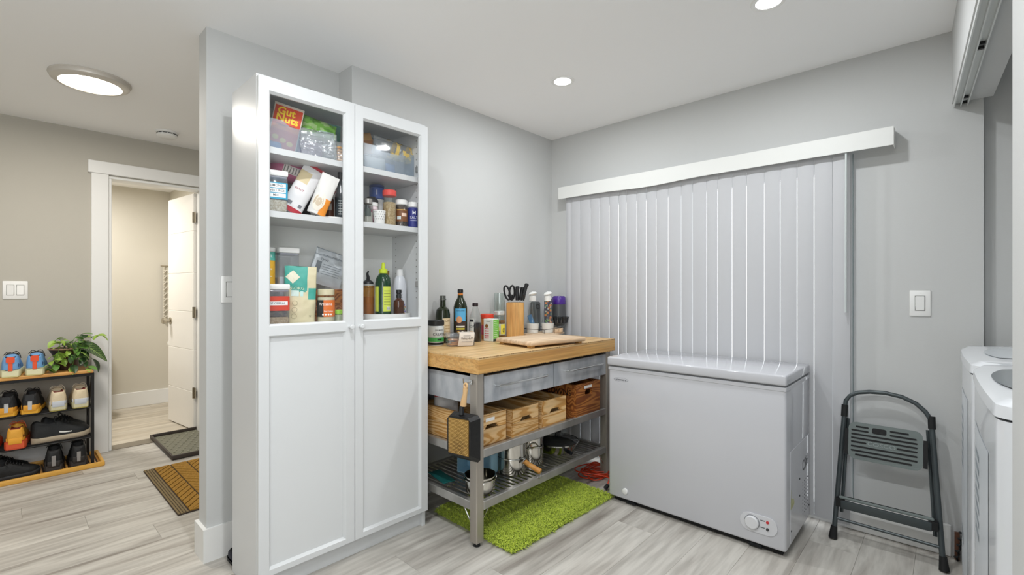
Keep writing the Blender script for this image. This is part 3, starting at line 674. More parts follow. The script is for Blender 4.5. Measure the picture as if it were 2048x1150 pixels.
pl_ = obj('pile', me, rg); pl_['kind'] = 'stuff'
# ================================================================ EXTENSION CORD
ec = []
rn = random.Random(11)
for i in range(90):
    a = i*.55; k = i/90
    ec.append((.575+.10*math.cos(a)*(.7+.3*math.sin(i*.37))+.05*math.sin(i*.19), -.27+.13*math.sin(a)*(.7+.3*math.cos(i*.29)), .008+.028*(.5+.5*math.sin(i*.23))))
ec += [(.70, -.33, .03), (.735, -.40, .012), (.752, -.44, .008), (.76, -.40, .08), (.768, -.33, .2), (.77, -.25, .34), (.76, -.12, .4), (.75, -.03, .38)]
cd = thing('extension_cord', 'tangled orange extension cord on the floor behind the cart', 'cord', (.6, -.27, 0))
def smooth(P, n=4):
    out = []
    for i in range(len(P)-1):
        p0 = Vector(P[max(i-1, 0)]); p1 = Vector(P[i]); p2 = Vector(P[i+1]); p3 = Vector(P[min(i+2, len(P)-1)])
        for k in range(n):
            t = k/n; out.append(tuple(.5*((2*p1)+(p2-p0)*t+(2*p0-5*p1+4*p2-p3)*t*t+(3*p1-p0-3*p2+p3)*t**3)))
    return out+[tuple(P[-1])]
MB().tube(smooth(ec), .0042, 7).build('cable', mat('orange_cable', '#d1401b', .45), cd, True)
MB().cyl((.752, -.452, .012), (.76, -.43, .03), .012, 10).build('plug', BLACK, cd, True)
# ================================================================ BAGS, BOTTLES, CONTAINERS
def bagF(w, h, d, style, amp, fq, seed):
    def prof(v):
        if style == 'pouch': return min(1, max(0, (1-v))*1.5)**.75*(.85+.15*min(1, v*6))
        if style == 'flat': return min(1, (1-v)*2.2)**.8*min(1, .25+v*2)
        return max(0, math.sin(math.pi*min(max(v, 0), 1)))**.55
    def nz(x, z, s): return amp*noise.noise((x*fq+seed, s*3.1+seed*.7, z*fq))+amp*.5*noise.noise((x*fq*2.3, s*5+seed, z*fq*2.3))
    def P(a, v):
        u = math.cos(2*math.pi*a); sn = math.sin(2*math.pi*a); s = -1 if sn > 0 else 1
        y = s*d/2*abs(sn)**.8*prof(v); x = u*w/2; z = v*h
        e = min(1, abs(sn)*3)
        return (x+amp*.5*noise.noise((z*fq, seed, 0)), y+nz(x, z, s)*e, z+amp*.6*noise.noise((x*fq, seed+9, 0))*v)
    def F(x, z):
        u = max(-1, min(1, 2*x/w)); sn = math.sqrt(max(0, 1-u*u)); v = z/h
        return (x+amp*.5*noise.noise((z*fq, seed, 0)), -d/2*sn**.8*prof(v)+nz(x, z, -1)*min(1, sn*3)-.0012, z+amp*.6*noise.noise((x*fq, seed+9, 0))*v)
    return P, F
def bag(name, label, cat, loc, rot, w, h, d, mats, mf=None, style='pouch', amp=.003, fq=22, seed=1, n=(36, 22), prn=(), group=None, part='film'):
    t = thing(name, label, cat, loc, 0, group, rot=tuple(R(a) for a in rot))
    P, F = bagF(w, h, d, style, amp, fq, seed)
    mb = MB().grid(P, n[0], n[1], cu=True, mf=(lambda a, v: mf(math.cos(2*math.pi*a), v, math.sin(2*math.pi*a) > 0)) if mf else None)
    k = n[0]; mb.f.append(tuple(range(k))); mb.m.append(0); mb.f.append(tuple(n[1]*k+i for i in range(k))); mb.m.append(0)
    mb.build(part, mats, t, angle=60)
    if prn: prints(t, F, prn)
    return t
def cylitem(name, label, cat, loc, rotz, parts, prn=(), r=.03, group=None):
    """parts: (name, profile, material[, sx, sy])"""
    t = thing(name, label, cat, loc, rotz, group)
    for p in parts: MB().lathe(p[1], 28, sx=p[3] if len(p) > 3 else 1, sy=p[4] if len(p) > 4 else 1).build(p[0], p[2], t)
    for rr, items in prn: prints(t, Fcyl(rr), items)
    return t
def solid(r, z0, z1, b=.003): return [(0, z0), (r-b, z0), (r, z0+b), (r, z1-b), (r-b, z1), (0, z1)]
def patch(r, z0, z1, ang): return rect2d(-r*R(ang), r*R(ang), z0, z1, 14)
def pop(label, loc, rotz, w, d, h, content_h, content, band=None, bandz=(.03, .1), strips=(), group='square lidded containers in the pantry'):
    t = thing('storage_container', label, 'container', loc, rotz, group)
    MB().rbox(-w/2, w/2, -d/2, d/2, 0, h-.022, .008, 3).build('body', PLAS, t)
    MB().rbox(-w/2+.003, w/2-.003, -d/2+.003, d/2-.003, .003, content_h, .005, 2).build('contents', content, t)
    MB().rbox(-w/2-.002, w/2+.002, -d/2-.002, d/2+.002, h-.024, h, .006, 2).build('lid', WHITE, t)
    MB().rbox(-w/2+.002, w/2-.002, -d/2+.002, d/2-.002, h-.032, h-.023, .004, 1).build('seal', mat('seal_grey', '#a7a7b2', .5), t)
    if band:
        MB().rbox(-w/2-.0008, w/2+.0008, -d/2-.0008, d/2+.0008, bandz[0], bandz[1], .008, 3, edges='z').build('label', ink(band), t)
        it = []
        for z, s, sz in strips:
            it.append((rect2d(-w/2+.004, w/2-.008, z-sz*.65, z+sz*.65, 2), '#f2f3f3', 'label_strip'))
        prints(t, Fflat(-d/2-.0014), it)
        prints(t, Fflat(-d/2-.0019), [(shift(text2d(s, sz), -.002, z), '#3a3f48', 'lettering') for z, s, sz in strips])
    return t
GR = mat('grain_tan', '#c9b08a', .8, bump=(220, .6), var=('#a98d63', 160, (1, 1, 1), .12))
OATS = mat('grain_pale', '#ddd6c4', .8, bump=(220, .6), var=('#b9ad93', 160, (1, 1, 1), .12))
DKF = mat('dark_food', '#3c3230', .6, bump=(120, .6), var=('#6a5a4c', 90, (1, 1, 1), .1))
FOIL = mat('silver_film', '#bcc2c7', .35, .25, bump=(40, .2))
# ---- top shelf
def bin_(loc, w, d, h, label):
    t = thing('storage_bin', label, 'bin', loc, 90, 'clear bins on the pantry top shelf')
    for y0, y1, dz in ((-d/2, -d/2+.003, -.02), (d/2-.003, d/2, 0)):
        p = [(-w/2, .003), (w/2, .003), (w/2, h), (w/2*.55, h), (w/2*.35, h+dz), (-w/2*.35, h+dz), (-w/2*.55, h), (-w/2, h)]
        MB().prism(p, 'y', y0, y1).build('wall', BIN, t, smooth=False)
    for x in (-w/2, w/2-.003): MB().box(x, x+.003, -d/2+.003, d/2-.003, .003, h).build('wall', BIN, t, smooth=False)
    MB().box(-w/2, w/2, -d/2, d/2, 0, .003).build('floor', BIN, t, smooth=False)
    return t
bin_((.145, -2.015, 1.755), .285, .17, .135, 'milky clear bin holding the orange snack bag, on the pantry top shelf')
bin_((.15, -1.59, 1.755), .28, .18, .125, 'milky clear bin holding the yellow chip bag, on the pantry top shelf')
OR = '#d8431f'
bag('snack_bag', 'orange snack bag with yellow lettering tilted in the clear bin', 'snack bag', (.195, -2.092, 1.766), (0, 11, 72), .115, .205, .022, [ink('#d9cfc0'), ink(OR), ink('#ef7a2a')],
    lambda u, v, f: 0 if (abs(u) > .93 or v < .04 or v > .95) else (1 if v > .55 else (2 if v > .45 else 1)), 'flat', .0015, seed=4, n=(64, 40),
    prn=[(shift(text2d('Gut', .046, .95, .03), -.008, .172), '#f3cf1d', 'lettering'), (shift(text2d('Nuts', .046, .95, .03), .0, .140), '#f3cf1d', 'lettering'),
         (shift(text2d('FERMENTED', .013, 1.1), .002, .112), '#4a3420', 'lettering')]+[(ell2d(x, z, .012, .010), '#f0c33a', 'dot') for x, z in ((-.03, .058), (.0, .05), (.028, .042))])
bag('produce_bag', 'crumpled green and white snack bag lying on top of the clear bin', 'snack bag', (.175, -1.925, 1.865), (0, 8, 85), .155, .085, .06, [ink('#84c64e'), ink('#b9dd93'), ink('#6aa93f')],
    lambda u, v, f: (1 if noise.noise((u*2, v*3, 5)) > .18 else 2 if noise.noise((u*3, v*3, 1)) > .35 else 0), 'pillow', .012, 30, 3)
bag('bag', 'teal bag standing at the back of the pantry top shelf', 'bag', (.085, -1.835, 1.756), (0, 4, 80), .10, .225, .04, [ink('#6fa39a'), ink('#d7e6e2')], None, 'flat', .004, seed=6,
    prn=[(rect2d(-.045, .0, .185, .187, 3), '#1d2a2a', 'line'), (rect2d(-.045, .0, .155, .157, 3), '#1d2a2a', 'line')])
CRIN = clear('crinkled_film', '#f8fafb', .16, '#f2f5f8', 2.0, .12, bump=(38, .8))
bag('plastic_bag', 'crumpled shiny clear plastic bag on the pantry top shelf', 'bag', (.258, -1.955, 1.757), (0, 0, 80), .15, .115, .045, [CRIN], None, 'pillow', .016, 26, 12)
cb = bag('cracker_bag', 'clear bag of tan crackers at the edge of the top shelf', 'snack bag', (.262, -1.858, 1.757), (0, 0, 78), .06, .09, .045, [CRIN], None, 'pouch', .006, 30, 8)
for k in range(5): MB().rbox(-.02, .02, -.012, .006, .006+.013*k, .016+.013*k, .004, 2, M=RZ(13*k-20)).build('cracker', mat('cracker_tan', '#d3a36b', .7, bump=(90, .4)), cb)
tag(MB().rbox(-.045, .045, -.02, .02, 0, .075, .002, 1).build('carton', mat('pink_carton', '#d58fbb', .5), loc=(.20, -1.965, 1.759)), 'small pink carton inside the clear bin behind the orange bag', 'carton').rotation_euler = (0, 0, R(88))
bag('bag', 'small blue bag at the bottom of the clear bin, under the orange bag', 'bag', (.19, -2.11, 1.7585), (0, 0, 85), .06, .05, .04, [ink('#5a86bd')], None, 'pillow', .006, 30, 15)
ch = bag('chip_bag', 'clear bag of yellow chips lying on the bin beside the door', 'snack bag', (.20, -1.555, 1.842), (0, 9, 82), .22, .095, .07, [CRIN, ink('#dfc06a')],
    lambda u, v, f: 1 if (noise.noise((u*3, v*2, 3)) > .05 and u > -.3) else 0, 'pillow', .012, 22, 21)
bag('bread_bag', 'brown bread bag in the back of the bin on the top shelf', 'bread bag', (.135, -1.655, 1.864), (0, -15, 85), .09, .10, .05, [ink('#b57a4a'), ink('#d9a86a')], lambda u, v, f: 1 if v > .6 else 0, 'pillow', .006, 25, 31)
bag('bag', 'dark blue crinkled bag behind the yellow chips', 'bag', (.10, -1.555, 1.874), (0, 0, 88), .14, .09, .06, [mat('blue_film', '#6b8aa0', .25, .3, bump=(60, .5)), ink('#26384a')], lambda u, v, f: 1 if noise.noise((u*3, v*6, 9)) > .3 else 0, 'pillow', .01, 30, 33)
bag('bag', 'bright blue bag inside the bin below the chips', 'bag', (.17, -1.545, 1.7585), (0, 0, 80), .05, .07, .04, [ink('#3f7fc4')], None, 'pillow', .004, 30, 35)
bag('bag', 'white paper bag inside the bin below the chips', 'bag', (.17, -1.63, 1.7585), (0, 0, 80), .10, .085, .05, [ink('#d9d4cb')], None, 'pillow', .006, 25, 36)
# ---- second shelf
Z = 1.5035
pop('square lidded container with a blue label, on the second pantry shelf', (.235, -2.128, Z), 78, .085, .075, .168, .05, OATS, '#2f9fc4', (.052, .118), ((.105, 'ALMOND', .013), (.085, 'SWEET RICE', .012), (.066, 'MIX', .012)))
tag(MB().rbox(-.08, .08, -.05, .05, 0, .135, .006, 2).build('storage_box', BLACK, loc=(.10, -2.02, Z)), 'black storage box under the pink bag on the second pantry shelf', 'box').rotation_euler = (0, 0, R(90))
bag('bag', 'pink and white bag lying on the black box', 'bag', (.125, -2.03, Z+.155), (0, 14, 88), .19, .09, .09, [ink('#c86f92'), ink('#e9e2dc'), ink('#8d8a86')], lambda u, v, f: 1 if (f and abs(u-.0) < .5 and .3 < v < .72) else 0, 'pillow', .008, 20, 41,
    prn=[(rect2d(-.045+.012*k, -.040+.012*k, .032, .060, 1, 3), '#8f8a86', 'line') for k in range(8)])
bag('flour_bag', 'white bag with red ends leaning on the second pantry shelf', 'flour bag', (.185, -2.05, Z+.018), (0, 27, 76), .088, .235, .045, [ink('#e4e2e2'), ink('#b52a38'), ink('#d8c69c')],
    lambda u, v, f: 1 if (v < .09 or v > .93 or (not f and v > .72)) else (2 if .60 < v < .82 and u < .1 else 0), 'pouch', .002, seed=51, n=(56, 34),
    prn=[(shift(text2d('EXACT', .012), -.012, .105), '#a8324a', 'lettering'), (rect2d(-.030, -.012, .030, .045, 2), '#7d7d82', 'barcode'), (rect2d(.016, .03, .030, .045, 2), '#7d7d82', 'barcode')])
bag('oat_bag', 'white and orange oat bag leaning beside the red ended flour bag', 'flour bag', (.25, -1.965, Z+.012), (0, 20, 72), .075, .185, .04, [ink('#dcdad6'), ink('#e8902c')],
    lambda u, v, f: 1 if (v < .42 and u > .15) else 0, 'pouch', .002, seed=53, n=(56, 34),
    prn=[(ell2d(-.008, .055, .024, .042), '#e9e2d4', 'bowl_print'), (ell2d(-.010, .053, .019, .034), '#cbb9a0', 'oat_print')])
cylitem('turntable', 'small white turntable under the dark bottles on the second shelf', 'turntable', (.165, -1.855, Z), 0, [('plate', [(0, 0), (.078, 0), (.085, .004), (.085, .012), (.081, .012), (.081, .009), (0, .009)], WHITE)])
DG = mat('dark_bottle', '#1b2322', .15); GRB = mat('smoke_bottle', '#3a4145', .12)
zt = Z+.0095
cylitem('sauce_bottle', 'black bottle with a white barcode on the small turntable', 'bottle', (.185, -1.912, zt), 65, [('body', [(0, 0), (.022, 0), (.024, .003), (.024, .085), (.012, .105), (.012, .118), (0, .118)], DG)],
    [(.0245, [(rect2d(-.016, .012, .010, .034, 8), '#c9cbc8', 'barcode'), (rect2d(-.016, .012, .045, .046, 8), '#9a9c98', 'line'), (rect2d(-.016, .012, .055, .056, 8), '#9a9c98', 'line'), (rect2d(-.016, .012, .065, .066, 8), '#9a9c98', 'line')])], group='bottles on the second shelf turntable')
cylitem('spice_grinder', 'bottle with a red cap on the small turntable', 'bottle', (.165, -1.862, zt), 65, [('body', [(0, 0), (.020, 0), (.020, .09), (.012, .1), (0, .1)], mat('brown_bottle', '#5a3324', .2)), ('cap', [(0, .1), (.013, .1), (.026, .125), (.026, .15), (0, .15)], ink('#b5383c'))],
    [(.0206, [(rect2d(-.012, .01, .04, .07, 6), '#9a9288', 'label')])], group='bottles on the second shelf turntable')
cylitem('oil_bottle', 'tall smoky bottle with a dark cap on the small turntable', 'bottle', (.20, -1.825, zt), 65, [('body', [(0, 0), (.024, 0), (.026, .004), (.026, .10), (.022, .125), (.013, .155), (.012, .185)], GRB), ('cap', solid(.014, .18, .222), BLACK)],
    [(.0266, [(rect2d(-.012, .018, .02+.012*k, .024+.012*k, 6), '#a9b0ad', 'line') for k in range(6)])], group='bottles on the second shelf turntable')
cylitem('spice_jar', 'clear jar with a pale lid at the inner edge of the second shelf', 'jar', (.25, -1.716, Z), 60, [('glass', [(0, 0), (.021, 0), (.022, .003), (.022, .085), (.018, .09)], BOTGL), ('contents', solid(.0205, .002, .05), mat('grey_spice', '#a7a49c', .8)), ('lid', solid(.0195, .088, .114), STEEL)],
    [(.0225, [(rect2d(-.014, .014, .03, .065, 8), '#4a5350', 'label')])], group='jars on the second pantry shelf')
cylitem('shaker', 'container with a black flip lid behind the dotted cup', 'jar', (.152, -1.640, Z), 60, [('body', solid(.030, 0, .115), mat('smoke_body', '#70757a', .3)), ('lid', [(0, .115), (.033, .115), (.033, .13), (.020, .145), (0, .146)], BLACK)])
cylitem('cream_jar', 'white jar with a pink band behind the dotted cup', 'jar', (.208, -1.662, Z), 60, [('body', solid(.0215, 0, .07), ink('#c9718f')), ('neck', solid(.0205, .0705, .088), ink('#e8d7db')), ('lid', solid(.0215, .0885, .108), WHITE)])
dc = cylitem('dotted_cup', 'small white cup with black dots on the second shelf', 'cup', (.262, -1.664, Z), 60, [('body', [(0, 0), (.0235, 0), (.025, .003), (.030, .058), (.0305, .062), (.028, .062), (.024, .006), (0, .006)], WHITE)])
prints(dc, lambda x, z: ((.0240+z*.103+.0004)*math.sin(x/.027), -(.0240+z*.103+.0004)*math.cos(x/.027), z), [(ell2d(-.03+.010*i+(.005 if j % 2 else 0), .010+.011*j, .0016, .0022, 8), '#33363a', 'dot') for i in range(7) for j in range(5)])
cylitem('seasoning_jar', 'tall clear jar of tan seasoning with a red cap', 'jar', (.245, -1.597, Z), 60, [('glass', [(0, 0), (.030, 0), (.032, .003), (.032, .14), (.03, .144)], BOTGL), ('contents', solid(.0305, .002, .112), GR), ('lid', solid(.033, .142, .171), ink('#d8433a'))])
cylitem('drink_tub', 'tall white tub with a blue band at the back of the second shelf', 'canister', (.11, -1.585, Z), 60, [('body', solid(.036, 0, .145), WHITE), ('band', solid(.0365, .146, .205), ink('#2b4f9c')), ('lid', solid(.037, .2055, .218), ink('#1f3a78'))],
    [(.0370, [(shift(text2d('1', .035), 0, .176), '#e9ecf2', 'lettering')])])
cylitem('olive_jar', 'jar with a brown label and white lid on the second shelf', 'jar', (.245, -1.529, Z), 60, [('glass', [(0, 0), (.028, 0), (.031, .004), (.031, .10), (.028, .108)], BOTGL), ('contents', solid(.0295, .002, .105), DKF), ('lid', solid(.030, .108, .134), WHITE)],
    [(.0318, [(patch(.0318, .025, .085, 75), '#7a4b26', 'label')]), (.0323, [(rect2d(-.024, -.004, .035, .05, 6), '#c9d6d6', 'label_patch'), (rect2d(.0, .026, .05, .066, 6), '#e7c9b5', 'label_patch'), (rect2d(-.026, .026, .08, .083, 8), '#d9b25a', 'label_patch')])])
cylitem('salt_shaker', 'blue salt canister with a white lid near the cabinet side', 'canister', (.264, -1.473, Z), 60, [('body', solid(.025, 0, .10), ink('#28307f')), ('lid', solid(.0245, .1005, .128), WHITE)],
    [(.0255, [(shift(text2d('M', .026), .004, .072), '#e8eaf2', 'lettering'), (shift(text2d('SALT', .019), .004, .048), '#e8eaf2', 'lettering'), (rect2d(-.016, .018, .033, .035, 6), '#c8cbe0', 'line')])])
# ---- third shelf
Z = 1.0455
pop('square lidded container of cereal with a red label, on the third pantry shelf', (.235, -2.122, Z), 78, .088, .075, .168, .034, GR, '#cf3f26', (.060, .118), ((.090, 'GF CEREAL', .012),))
MB().rbox(-.036, .036, -.03, .03, .035, .058, .004, 2, M=RZ(0)).build('contents', DKF, bpy.data.objects['storage_container.001'])
pop('plain clear lidded container under the yellow canister', (.13, -2.120, Z), 85, .064, .07, .168, .1, OATS)
cylitem('drink_canister', 'yellow canister with a teal top standing on a clear container', 'canister', (.13, -2.120, Z+.1685), 70, [('body', solid(.031, 0, .135), ink('#eab42a')), ('band', [(.0314, .100), (.0317, .100), (.0317, .135), (.0314, .135)], ink('#57b8a9')), ('lid', solid(.0325, .1355, .155), WHITE)],
    [(.0322, [(shift(text2d('FUEL', .017), .004, .117), '#f2f4f0', 'lettering'), (rect2d(.0, .02, .03, .034, 5), '#f6e3b0', 'line'), (rect2d(.0, .02, .06, .066, 5), '#f6e3b0', 'line')])])
pop('tall clear lidded container behind the teal bag', (.135, -2.042, Z), 85, .082, .082, .326, .2, mat('white_powder', '#cfcfd4', .8))
bag('flour_bag', 'teal and cream paper bag standing on the third pantry shelf', 'flour bag', (.215, -2.022, Z), (0, 2, 68), .125, .245, .062, [ink('#d9cfab'), ink('#3fa596'), ink('#e4e0c9')],
    lambda u, v, f: 1 if (v > .55+.12*u*u or (u > .45 and .42 < v < .60)) and u < .45 else (1 if (u > .5 and .42 < v < .62) else 0), 'pouch', .006, 18, seed=61, n=(72, 40),
    prn=[(shift(rect2d(-.02, .02, -.02, .02, 4, 4), -.030, .198, 45), '#e4e0c9', 'logo_patch'), (shift(text2d('N-ORG', .017, 1.1), -.015, .150), '#d9e8c9', 'lettering'),
         (rect2d(-.035, -.005, .117, .142, 4), '#cfe3dc', 'label_patch'), (rect2d(.0, .012, .117, .138, 3), '#bfe0d8', 'label_patch'),
         (ring2d(-.02, .088, .0095, .0108), '#9a9272', 'stamp'), (ring2d(-.02, .060, .0095, .0108), '#9a9272', 'stamp'), (ring2d(-.02, .033, .0095, .0108), '#9a9272', 'stamp'), (shift(text2d('V', .012), .042, .033), '#4d4a3a', 'lettering')])
tag(MB().rbox(-.02, .02, -.03, .03, 0, .14, .003, 2).build('carton', mat('dark_red_box', '#4c1416', .45), loc=(.165, -1.965, Z)), 'narrow dark red carton between the teal bag and the nut butter jar', 'carton').rotation_euler = (0, 0, R(80))
wb = thing('wooden_box', 'orange brown wooden box at the back of the third pantry shelf', 'box', (.105, -1.86, Z), 90)
for y in (-.05, .04): MB().box(-.075, .075, y, y+.01, 0, .14).build('side_board', DPINE, wb, smooth=False)
for x in (-.075, .065): MB().box(x, x+.01, -.04, .04, 0, .14).build('end_board', DPINE, wb, smooth=False)
MB().box(-.065, .065, -.04, .04, .0, .008).build('bottom_board', DPINE, wb, smooth=False)
MB().box(-.074, .074, -.049, .049, .1402, .146).build('lid', DPINE, wb, smooth=False)
bag('zip_bag', 'grey silver zip bag tilted on the wooden box', 'bag', (.105, -1.865, Z+.165), (0, 17, 80), .155, .165, .03, [FOIL, ink('#8f979e')], lambda u, v, f: 1 if .80 < v < .83 or v > .97 else 0, 'flat', .003, seed=71, n=(48, 40),
    prn=[(rect2d(-.045, .05, .138-.0, .1395, 6), '#3d444c', 'line'), (shift(text2d('CHAI', .016), -.03, .115), '#3d444c', 'lettering'), (rect2d(-.06, -.038, .05, .105, 3, 3), '#70787f', 'label_patch')]+[(rect2d(-.03, .055, .05+.011*k, .052+.011*k, 6), '#7c848b', 'line') for k in range(5)])
cylitem('nut_butter_jar', 'glass jar with an orange and black label on the third shelf', 'jar', (.25, -1.919, Z), 66, [('glass', [(0, 0), (.034, 0), (.0365, .004), (.0365, .108), (.032, .118)], BOTGL), ('contents', solid(.0350, .002, .112), mat('nut_butter', '#ded3b8', .5)), ('lid', solid(.0345, .120, .148), mat('cream_lid', '#d8cfae', .35))],
    [(.0370, [(rect2d(-.012, .055, .028, .10, 12), '#e2742a', 'label'), (rect2d(-.055, -.012, .028, .10, 10), '#1b1a1c', 'label')]), (.0375, [(shift(text2d('Artisana', .0185, .95), -.004, .083), '#f4f2ee', 'lettering'), (shift(text2d('Raw Cashew', .0085, .9), .010, .052), '#f4f2ee', 'lettering'), (ell2d(-.014, .038, .004, .004, 10), '#f4f2ee', 'dot'), (ell2d(-.003, .038, .004, .004, 10), '#f4f2ee', 'dot'), (ell2d(.009, .038, .004, .004, 10), '#f4f2ee', 'dot'), (ell2d(.02, .038, .004, .004, 10), '#f4f2ee', 'dot')])])
cylitem('small_jar', 'little glass jar with a lime green lid in the cabinet', 'jar', (.235, -1.853, Z), 66, [('glass', solid(.020, 0, .034), mat('green_grey_glass', '#a9b29a', .3)), ('lid', solid(.0215, .0345, .055), ink('#a4dc4c'))])
cylitem('turntable', 'large white turntable carrying the bottles on the third shelf', 'turntable', (.164, -1.57, Z), 0, [('plate', [(0, 0), (.122, 0), (.126, .004), (.126, .028), (.123, .028), (.122, .012), (0, .012)], WHITE)])
zt = Z+.0125; gB = 'bottles on the third shelf turntable'
cylitem('syrup_dispenser', 'amber syrup dispenser with a black pouring spout', 'bottle', (.165, -1.666, zt), 60, [('body', [(0, 0), (.029, 0), (.031, .004), (.031, .150), (.026, .158)], clear('amber_glass', '#e6bd68', .2, '#b98a3a', 1.45)), ('contents', solid(.0295, .003, .10), mat('amber_syrup', '#b07f34', .2)), ('collar', solid(.030, .142, .160), mat('grey_collar', '#a9a9a6', .4)), ('cap', [(0, .16), (.027, .16), (.024, .172), (.009, .182), (0, .182)], BLACK)], group=gB)
MB().tube([(0, 0, .178), (0, 0, .195), (-.004, -.004, .21), (.002, -.010, .225)], .006, 8, rs=[.009, .008, .006, .003]).build('spout', BLACK, bpy.data.objects['syrup_dispenser'])
gb = cylitem('olive_oil_bottle', 'dark green oil bottle with a lime squeeze cap on the turntable', 'bottle', (.222, -1.617, zt), 66, [('body', [(0, 0), (.034, 0), (.038, .005), (.038, .165), (.034, .190), (.022, .208), (.016, .213)], mat('green_plastic', '#123a20', .15)), ('cap', [(0, .213), (.020, .213), (.020, .232), (.010, .235), (.008, .262), (.004, .266), (0, .266)], ink('#c4d62a'))],
    [(.0385, [(rect2d(-.006, .036, .028, .148, 10), '#cfdc52', 'label'), (rect2d(-.066, -.028, .028, .148, 8), '#cfdc52', 'label')]), (.0390, [(rect2d(.012, .032, .034, .05, 4), '#eef0e6', 'barcode')]+[(rect2d(-.002, .032, .06+.013*k, .063+.013*k, 4), '#8a9440', 'line') for k in range(6)]+[(rect2d(.012+.004*k, .014+.004*k, .036, .048, 1), '#4a4c48', 'bar') for k in range(5)])], group=gB)
cylitem('cruet', 'slim clear bottle with a gold stopper on the turntable', 'bottle', (.115, -1.532, zt), 66, [('glass', [(0, 0), (.026, 0), (.028, .004), (.026, .12), (.011, .165), (.011, .18)], BOTGL), ('stopper', [(0, .17), (.0135, .17), (.0125, .2), (.0155, .232), (0, .233)], mat('gold_stopper', '#9a7434', .35, .6))], group=gB)
wb_ = cylitem('spray_bottle', 'white bottle with small grey print on the turntable', 'bottle', (.185, -1.497, zt), 60, [('body', [(0, 0), (.030, 0), (.033, .004), (.033, .150), (.026, .190), (.016, .205)], mat('white_bottle', '#d8dbe2', .3)), ('cap', [(0, .203), (.018, .203), (.0165, .236), (0, .238)], mat('white_cap', '#e2e3e4', .4))],
    [(.0335, [(rect2d(-.02, .012, .06+.016*k, .0615+.016*k, 5), '#6f7480', 'line') for k in range(5)]+[(ell2d(.022+.004*(k % 2), .012+.011*k, .004, .005, 8), ('#b5823a', '#6c5aa8', '#4d8a5a')[k % 3], 'print') for k in range(5)])], group=gB)
cylitem('vanilla_bottle', 'small brown bottle with a ribbed black cap on the turntable', 'bottle', (.252, -1.548, zt), 60, [('body', [(0, 0), (.025, 0), (.026, .003), (.026, .062), (.024, .078), (.011, .088), (.011, .095)], clear('brown_glass', '#a8683a', .4, '#6a3a1c', 1.5)), ('contents', solid(.0245, .002, .05), mat('dark_vanilla', '#221a1c', .2)), ('cap', [(0, .092), (.013, .092), (.013, .108), (.011, .11), (.011, .113), (.0135, .115), (.0135, .132), (0, .133)], BLACK)], group=gB)
# ================================================================ ON THE CART TOP
Z = .8805
OL = mat('olive_glass', '#1c2410', .1)
cylitem('supplement_tub', 'black and white supplement tub with a green band on the cart', 'tub', (.13, -1.222, Z), 62, [('body', [(0, 0), (.040, 0), (.044, .006), (.044, .105), (.040, .11)], mat('tub_white', '#cfd3d2', .35)), ('base_band', solid(.0446, 0, .022, .006), BLACK), ('lid', solid(.046, .11, .14, .004), BLACK)],
    [(.0452, [(patch(.0452, .022, .045, 85), '#3f9c4a', 'label')]), (.0456, [(shift(text2d('CREATINE', .021, .95), .020, .062), '#2b2d2c', 'lettering'), (shift(text2d('ON MICRO', .011), .014, .086), '#2b2d2c', 'lettering'), (rect2d(.0, .026, .029, .038, 5), '#1c2a1e', 'label_patch')])])
cylitem('olive_oil_bottle', 'squat dark oil bottle with a cream label and steel stopper', 'bottle', (.062, -1.118, Z), 52, [('body', [(0, 0), (.040, 0), (.0425, .005), (.0425, .165), (.037, .195), (.017, .212), (.016, .25)], OL), ('stopper', [(0, .25), (.020, .25), (.020, .256), (.0165, .258), (.0165, .276), (0, .277)], mat('pewter', '#6f716c', .3, .8))],
    [(.0430, [(rect2d(-.002, .062, .035, .145, 12), '#d6c19c', 'label')]), (.0435, [(shift(text2d('Colli', .02), .03, .13), '#7d5a34', 'lettering'), (shift(text2d('EXTRA', .012), .03, .100), '#a0722f', 'lettering'), (shift(text2d('VIRGIN', .012), .03, .084), '#a0722f', 'lettering'), (shift(text2d('OLIVE OIL', .009), .03, .068), '#a0722f', 'lettering')])], group='oil bottles on the cart')
cylitem('olive_oil_bottle', 'tall dark oil bottle with a blue picture label on the cart', 'bottle', (.108, -1.022, Z), 50, [('body', [(0, 0), (.038, 0), (.041, .005), (.041, .205), (.034, .235), (.018, .262), (.015, .285)], OL), ('neck_band', solid(.0158, .272, .29), ink('#c9762a')), ('cap', solid(.0168, .2905, .314), BLACK)],
    [(.0415, [(rect2d(-.034, .034, .125, .20, 12), '#57a6d0', 'label'), (rect2d(-.034, .034, .045, .125, 12), '#3b2a24', 'label')]), (.042, [(shift(text2d('KIRKLAND', .011), .0, .187), '#20304a', 'lettering'), (ell2d(-.008, .135, .018, .02), '#cf9468', 'label_patch'), (rect2d(-.026, .026, .09, .098, 6), '#d8d2c4', 'label_patch'), (rect2d(-.026, .026, .075, .086, 6), '#b4a63a', 'label_patch'), (ell2d(-.012, .06, .009, .009), '#d2a64a', 'label_patch'), (ell2d(.012, .06, .008, .008), '#d8d2c4', 'label_patch')])], group='oil bottles on the cart')
cylitem('soy_sauce_bottle', 'clear bottle half full of dark sauce with a black cap', 'bottle', (.155, -.945, Z), 50, [('glass', [(0, 0), (.036, 0), (.038, .004), (.038, .12), (.034, .15), (.016, .205), (.0155, .215)], BOTGL), ('contents', solid(.0365, .003, .115), mat('soy_dark', '#1a0f10', .2)), ('cap', solid(.0175, .21, .232), mat('maroon_cap', '#24151a', .4))],
    [(.0388, [(rect2d(-.045, -.010, .03, .14, 8), '#cfd0cb', 'label')]), (.0392, [(shift(text2d('NOW', .02), -.027, .09), '#22242a', 'lettering'), (rect2d(-.042, -.013, .12, .135, 5), '#22242a', 'label_patch'), (rect2d(-.042, -.013, .035, .065, 5), '#b58a3c', 'label_patch')])])
